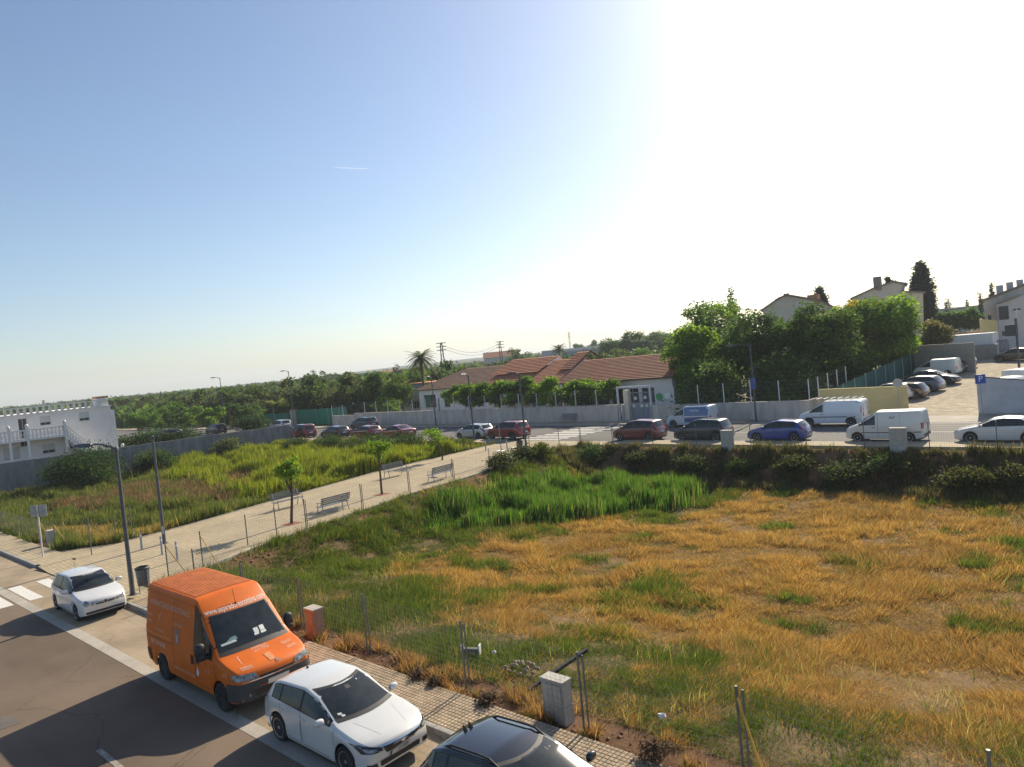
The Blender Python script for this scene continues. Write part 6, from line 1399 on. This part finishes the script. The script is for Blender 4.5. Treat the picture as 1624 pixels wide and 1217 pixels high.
for (d, x, y, u) in far:
    n = 56 if d < 400 else 30; W = g.uniform(2.8, 5.2)*(1 if d < 500 else 1.6 if d < 1100 else 3.0); H = g.uniform(1.9, 3.7)*(1.2 if d > 900 else 1); dr = unit(n, g)*(g.random(n)**.33)[:, None]; P = dr*np.array([W, W, H]) + np.array([x, y, float(zt(x, y))+H*.9])
    V, F = leaf_quads(P, np.full(n, W*.42), g, asp=.8); VV.append(V); c = np.array([GM, GD, GO, (.06, .09, .03)][g.integers(4)])*g.uniform(.5, 1.0)
    CC.append(np.repeat(c[None]*(.75+.5*g.random((n, 1))), 4, 0))
V = np.vstack(VV); o = link('distant_groves', np_mesh('distant_groves', V, np.arange(len(V)).reshape(-1, 4), (LEAF,), colattr=np.vstack(CC))); tag(o, 'hazy mass of distant groves and woods reaching the horizon', 'woodland', kind='stuff')

# ------------------------------------------------------------------ grasses
def inpoly(x, y, poly):
    r = np.zeros(len(x), bool); j = len(poly)-1
    for i in range(len(poly)):
        xi, yi = poly[i]; xj, yj = poly[j]; c = ((yi > y) != (yj > y)) & (x < (xj-xi)*(y-yi)/(yj-yi+1e-12)+xi); r ^= c; j = i
    return r
def wpoly(pts, z): return [(lambda p: (p.x, p.y))(px(u, v)) for u, v in pts]
def blades(name, x, y, h, w, lx, ly, c, m, label, seg=1, cat='grass'):
    n = len(x); z = zt(x, y); b = np.stack([x, y, z-.02], 1); a = g.random(n)*2*pi; wv = np.stack([np.cos(a), np.sin(a), np.zeros(n)], 1)*w[:, None]*.5
    tip = b + np.stack([lx, ly, h], 1)
    if seg == 1:
        V = np.stack([b-wv, b+wv, tip], 1).reshape(-1, 3); F = np.arange(3*n).reshape(n, 3); Cc = np.repeat(c, 3, 0)
    else:
        mid = b + np.stack([lx*.35, ly*.35, h*.62], 1); V = np.stack([b-wv, b+wv, mid+wv*.8, mid-wv*.8, mid-wv*.8, mid+wv*.8, tip], 1).reshape(-1, 3)
        k = np.arange(n)[:, None]*7; F = np.vstack([k+np.array([0, 1, 2]), k+np.array([0, 2, 3]), k+np.array([4, 5, 6])]); Cc = np.repeat(c, 7, 0)
    o = link(name, np_mesh(name, V, F, (m,), colattr=Cc)); tag(o, label, cat, kind='stuff'); return o
def in_view(x, y, pad=60):
    cx_ = x*FY - y*FX; cz = x*FX + y*FY; return (cz > 3) & (np.abs(cx_/np.maximum(cz, .1)) < (.76+pad/1150))
def scatter(x0, x1, y0, y1, n, thin=22.):
    x = g.uniform(x0, x1, n); y = g.uniform(y0, y1, n); d = np.hypot(x, y); k = in_view(x, y) & (g.random(n) < np.clip(thin/d, .25, 1)); return x[k], y[k]
def colmix(n, cs, wts): 
    i = g.choice(len(cs), n, p=np.array(wts)/sum(wts)); return np.array(cs)[i]*(.72+.56*g.random((n, 1)))
DRY = wpoly([(640, 905), (700, 872), (830, 838), (1000, 822), (1130, 800), (1230, 782), (1640, 788), (1800, 1000), (1800, 1240), (1440, 1240), (1320, 1150), (1230, 1085), (1150, 1045), (1040, 1015), (930, 1000), (800, 985), (730, 955)], -1.3)
REED = wpoly([(690, 845), (715, 815), (780, 798), (850, 782), (930, 770), (985, 764), (1060, 772), (1115, 788), (1090, 805), (1000, 814), (900, 826), (790, 838)], -1.35)
NB = 17; cx0, cy0 = scatter(-36, 8, 10.4, 45.0, 125000); nt_ = len(cx0); tid = np.repeat(np.arange(nt_), NB); tsz = .06+.10*g.random(nt_); thf = .55+.9*g.random(nt_); trn = g.random(nt_); ttint = .74+.52*g.random(nt_)
ox, oy = g.normal(size=nt_*NB)*tsz[tid], g.normal(size=nt_*NB)*tsz[tid]; x, y = cx0[tid]+ox, cy0[tid]+oy; k = (x > path_r(y)+.12) & (y > 10.42); x, y, tid, ox, oy = x[k], y[k], tid[k], ox[k], oy[k]
nb_ = len(x); jt = g.normal(size=(nt_, 2))*.9; jx = x + (fbm(x, y, 3.2, 11)-.5)*7 + jt[tid, 0]; jy = y + (fbm(x, y, 3.2, 12)-.5)*7 + jt[tid, 1]
dry = inpoly(jx, jy, DRY); reed = inpoly(x+(fbm(x, y, 2, 21)-.5)*3+g.normal(size=nb_)*.45, y+(fbm(x, y, 2, 22)-.5)*3+g.normal(size=nb_)*.45, REED)
patchy = fbm(x, y, 2.4, 13); bare = fbm(x, y, 1.5, 15, 3); n2 = fbm(x, y, .9, 16, 3); tuft = sstep(.25, .75, vnoise(x, y, .38, 41)); tuft2 = sstep(.2, .8, fbm(x, y, 1.1, 42, 2))
rr_ = trn[tid]*.8+g.random(nb_)*.2; pd = np.where(dry, .95-.6*sstep(.56, .72, patchy), .03+.4*sstep(.56, .70, patchy))
isdry = rr_ < pd; bankm = y > 41.2; edge = y < 11.2
ped = x-path_r(y); dirt = ((ped < 1.5+2.2*(fbm(x, y, 2, 44)-.5)) & (g.random(nb_) < .8*(n2 < .66)) & (y < 36)) | (g.random(nb_) < .8*sstep(.60, .74, bare)) | (edge & (n2 < .50)) | (bankm & (n2 < .38))
th = fbm(x, y, 4, 17)*9 + fbm(x, y, 1.2, 18)*4 + g.normal(size=len(x))*.85
S_ = isdry & ~reed & ~dirt & ~bankm; n = S_.sum(); xx, yy, tt = x[S_], y[S_], tid[S_]; hh = (.07+.22*sstep(.3, .7, fbm(xx, yy, 1.6, 19)))*thf[tt]*(.6+.7*g.random(n)); ln = hh*(.35+.6*g.random(n))
dd = np.hypot(xx, yy); wd = .0045+.00062*dd; hh *= np.clip(dd/26, .62, 1); ln *= np.clip(dd/26, .62, 1)
blades('dry_grass', xx, yy, hh, wd*(.7+.6*g.random(n)), np.cos(th[S_])*ln+ox[S_]*1.1+g.normal(size=n)*.05, np.sin(th[S_])*ln+oy[S_]*1.1+g.normal(size=n)*.05, colmix(n, [(.45, .265, .08), (.50, .345, .125), (.30, .17, .06), (.43, .35, .16), (.17, .15, .05)], [4, 3, 2.8, 1.4, 1.5])*ttint[tt][:, None], DRYG, 'golden dry grass in matted tufts across the right field')
S_ = ~isdry & ~reed & ~dirt & ~bankm; n = S_.sum(); xx, yy, tt = x[S_], y[S_], tid[S_]; hf = sstep(.3, .7, fbm(xx, yy, 1.8, 23)); hh = (.07+.24*hf)*thf[tt]*(.6+.7*g.random(n)); ln = hh*(.25+.5*g.random(n)); dd = np.hypot(xx, yy); hh *= np.clip(dd/26, .62, 1); ln *= np.clip(dd/26, .62, 1)
cg = colmix(n, [(.085, .125, .022), (.055, .095, .02), (.13, .16, .03), (.22, .17, .05), (.32, .20, .06)], [4, 4, 1.6, .6, .3])*ttint[tt][:, None]
blades('green_grass', xx, yy, hh, (.005+.00075*dd)*(.7+.6*g.random(n)), np.cos(th[S_])*ln+ox[S_]*1.0+g.normal(size=n)*.05, np.sin(th[S_])*ln+oy[S_]*1.0+g.normal(size=n)*.05, cg, GRASS, 'rough green grass along the near and left side of the right field')
S_ = reed; xx, yy = x[S_]+ox[S_]*1.5, y[S_]+oy[S_]*1.5; k = g.random(len(xx)) < .6; xx, yy = xx[k], yy[k]; n = len(xx); hh = (.5+.75*sstep(.3, .7, fbm(xx, yy, 1.4, 25)))*(.6+.6*g.random(n))
blades('tall_reeds', xx, yy, hh, .03+.025*g.random(n), g.normal(size=n)*.11+.03, g.normal(size=n)*.11, colmix(n, [(.075, .155, .025), (.11, .20, .03), (.05, .105, .02), (.22, .21, .07)], [4, 2.5, 3, 1.2]), GRASS, 'stand of tall vivid green reeds in the wet hollow', 2)
S_ = (bankm & ~dirt) | (edge & ~dirt); xx, yy = x[S_], y[S_]; n = len(xx); hh = np.where(yy > 30, .15+.55*g.random(n)*sstep(.35, .65, fbm(xx, yy, 1.3, 51)), .10+.28*g.random(n))
blades('bank_weeds', xx, yy, hh, .012+.0009*np.hypot(xx, yy), g.normal(size=n)*.13, g.normal(size=n)*.13, np.where((yy < 12)[:, None], colmix(n, [(.28, .14, .06), (.40, .25, .10), (.18, .11, .05), (.13, .15, .04)], [3, 4, 2, 1.6]), colmix(n, [(.09, .11, .035), (.15, .12, .05), (.20, .15, .07), (.06, .07, .03)], [3, 2, 2, 3])), GRASS, 'sparse brown and green weeds on the earth banks and fence line')
# seed stalks standing above the grass near the fence
x1, y1 = scatter(-26, 4, 11.2, 19, 5000); k = fbm(x1, y1, 1.5, 27) > .62; x1, y1 = x1[k], y1[k]; n = len(x1)
blades('grass_stalks', x1, y1, .25+.3*g.random(n), .007+.004*g.random(n), g.normal(size=n)*.15, g.normal(size=n)*.15, colmix(n, [(.42, .36, .13), (.22, .26, .06)], [3, 2]), GRASS, 'pale seed stalks standing above the grass near the fence', 2)
# left field
x, y = scatter(-80, -38.5, 10.5, 45.1, 1100000, 30.); k = (x < path_l(y)-.12) & ~((x < -79.6)); x, y = x[k], y[k]
YG = wpoly([(250, 765), (290, 728), (420, 705), (560, 712), (720, 700), (742, 716), (680, 735), (600, 760), (560, 790), (430, 790), (380, 770)], -.7)
BR1 = wpoly([(268, 782), (305, 764), (385, 758), (398, 778), (370, 794), (300, 796)], -.7); BR2 = wpoly([(135, 806), (165, 788), (205, 774), (238, 784), (232, 802), (180, 812)], -.7)
ST = wpoly([(75, 860), (60, 842), (140, 835), (260, 832), (335, 845), (330, 858), (210, 866)], -.3)
jx = x + (fbm(x, y, 3, 31)-.5)*6+g.normal(size=len(x))*.8; jy = y+(fbm(x, y, 3, 32)-.5)*6+g.normal(size=len(x))*.8
yg = inpoly(jx, jy, YG); br = inpoly(jx, jy, BR1) | inpoly(jx, jy, BR2); st = inpoly(jx, jy, ST); base = fbm(x, y, 2, 33)
br &= g.random(len(x)) < .6
reg = np.where(br, 2, np.where(yg, 1, np.where(st, 3, 0))); edgeL = (y < 11.3) & (base < .5); k = ~edgeL; x, y, reg, base = x[k], y[k], reg[k], base[k]
def part_(r, prob=1.): q = (reg == r) & (g.random(len(x)) < prob); return x[q], y[q], base[q]
xx, yy, bb = part_(1, .8); n = len(xx); tall = (.35+1.1*sstep(.3, .72, fbm(xx, yy, 1.6, 34)))*(1-.6*sstep(40.5, 43.5, yy))
blades('yellow_green_weeds', xx, yy, tall*(.6+.6*g.random(n)), .035+.03*g.random(n), g.normal(size=n)*.16, g.normal(size=n)*.16, colmix(n, [(.22, .24, .025), (.15, .20, .022), (.09, .13, .022), (.32, .28, .07)], [4, 3, 3, 1.5]), GRASS, 'tall yellow-green weeds filling the back of the left field', 2)
xx, yy, bb = part_(2, .8); n = len(xx); blades('brown_weeds', xx, yy, (.35+.7*fbm(xx, yy, 2, 35))*(.6+.6*g.random(n)), .03+.03*g.random(n), g.normal(size=n)*.2, g.normal(size=n)*.2, colmix(n, [(.17, .10, .055), (.23, .15, .09), (.12, .085, .045), (.12, .13, .04)], [3, 2, 2, 2.5]), GRASS, 'brown dried docks in two patches of the left field', 2)
xx, yy, bb = part_(0); n = len(xx); hh = (.08+.6*sstep(.3, .75, fbm(xx, yy, 1.2, 36)))*(.6+.8*g.random(n)); blades('left_grass', xx, yy, hh, (.014+.0007*np.hypot(xx, yy))*(.7+.6*g.random(n)), g.normal(size=n)*.15, g.normal(size=n)*.15, colmix(n, [(.06, .095, .02), (.09, .125, .028), (.15, .15, .04), (.30, .25, .09)], [4, 3, 1.8, 1.3]), GRASS, 'dark green rough grass in the front of the left field')
xx, yy, bb = part_(3); n = len(xx); hh = (.15+.4*bb)*(.6+.8*g.random(n)); blades('straw_grass', xx, yy, hh, .04+.02*g.random(n), g.normal(size=n)*.18, g.normal(size=n)*.18, colmix(n, [(.42, .28, .08), (.46, .36, .14), (.16, .18, .04), (.30, .20, .07)], [3, 2, 2, 2]), DRYG, 'straw-coloured grass at the corner of the left field by the path')
# orchard floor grass between grove trees
x1 = g.uniform(-210, -84, 60000); y1 = g.uniform(60, 130, 60000); k = in_view(x1, y1) & ~((x1 > -92) & (y1 < 88)) & (y1 > 63.5); x1, y1 = x1[k], y1[k]; n = len(x1)
blades('grove_grass', x1, y1, .4+.6*g.random(n), .2+.2*g.random(n), g.normal(size=n)*.3, g.normal(size=n)*.3, colmix(n, [(.06, .095, .02), (.04, .07, .016), (.11, .11, .035)], [3, 3, 1]), GRASS, 'grass and low scrub between the grove trees')
# clods of earth and stones along the near fence
CLOD = mat('earth_clod', (.27, .15, .085), rough=.95, var=.3, scale=8)
mb = MB()
for i in range(420):
    x = random.uniform(-26, 3); y = 10.42+abs(random.gauss(0, .35)); s = random.uniform(.012, .05); k0 = len(mb.v); mb.ball((x, y, G(x, y)+s*.3), (s, s*.8, s*.6), 6, 4, 1.2)
    mb.v[k0:] = [(a+random.uniform(-.2, .2)*s, b+random.uniform(-.2, .2)*s, c) for a, b, c in mb.v[k0:]]
tag(mb.build('earth_clods', CLOD), 'reddish earth clods strewn along the near fence', 'earth', kind='stuff')
mb = MB()
for i in range(260):
    n_ = random.uniform(14, 30); x = float(path_r(n_))+abs(random.gauss(0, .8))+.15; s = random.uniform(.02, .08); mb.ball((x, n_, G(x, n_)+s*.3), (s, s*.8, s*.6), 6, 4, 1.2)
tag(mb.build('earth_clods', CLOD), 'reddish earth clods beside the paved path fence', 'earth', kind='stuff')

# ------------------------------------------------------------------ air
hz = MB().box(-4300, 3700, -420, 4700, -4, 75).build('haze', None); hz.data.materials.clear()
hm = bpy.data.materials.new('haze_air'); hm.use_nodes = True; t = hm.node_tree; t.nodes.remove(t.nodes['Principled BSDF'])
pv = t.nodes.new('ShaderNodeVolumePrincipled'); pv.inputs['Density'].default_value = .00026; pv.inputs['Color'].default_value = (.80, .89, 1, 1); pv.inputs['Anisotropy'].default_value = .15
t.links.new(pv.outputs[0], t.nodes['Material Output'].inputs['Volume']); hz.data.materials.append(hm); tag(hz, 'thin pale haze over the whole scene', 'haze', kind='stuff')

# ------------------------------------------------------------------ wisps high in the sky
def wisp_mat(name, tr):
    m = bpy.data.materials.new(name); m.use_nodes = True; t = m.node_tree; d = t.nodes.new('ShaderNodeBsdfDiffuse'); d.inputs[0].default_value = (.9, .9, .9, 1)
    tl = t.nodes.new('ShaderNodeBsdfTranslucent'); tl.inputs[0].default_value = (.9, .9, .9, 1); a = t.nodes.new('ShaderNodeAddShader'); tp = t.nodes.new('ShaderNodeBsdfTransparent'); mx = t.nodes.new('ShaderNodeMixShader'); mx.inputs[0].default_value = tr
    t.links.new(d.outputs[0], a.inputs[0]); t.links.new(tl.outputs[0], a.inputs[1]); t.links.new(a.outputs[0], mx.inputs[1]); t.links.new(tp.outputs[0], mx.inputs[2]); t.links.new(mx.outputs[0], t.nodes['Material Output'].inputs['Surface']); return m
a_, b_ = at_d(530, 266, 6000), at_d(584, 268, 6000); tag(MB().tube([a_, a_.lerp(b_, .5), b_], [3, 5, 3], 6).build('vapour_trail', wisp_mat('trail_wisp', .94), None, smooth=True), 'short straight vapour trail in the blue left sky', 'vapour trail')
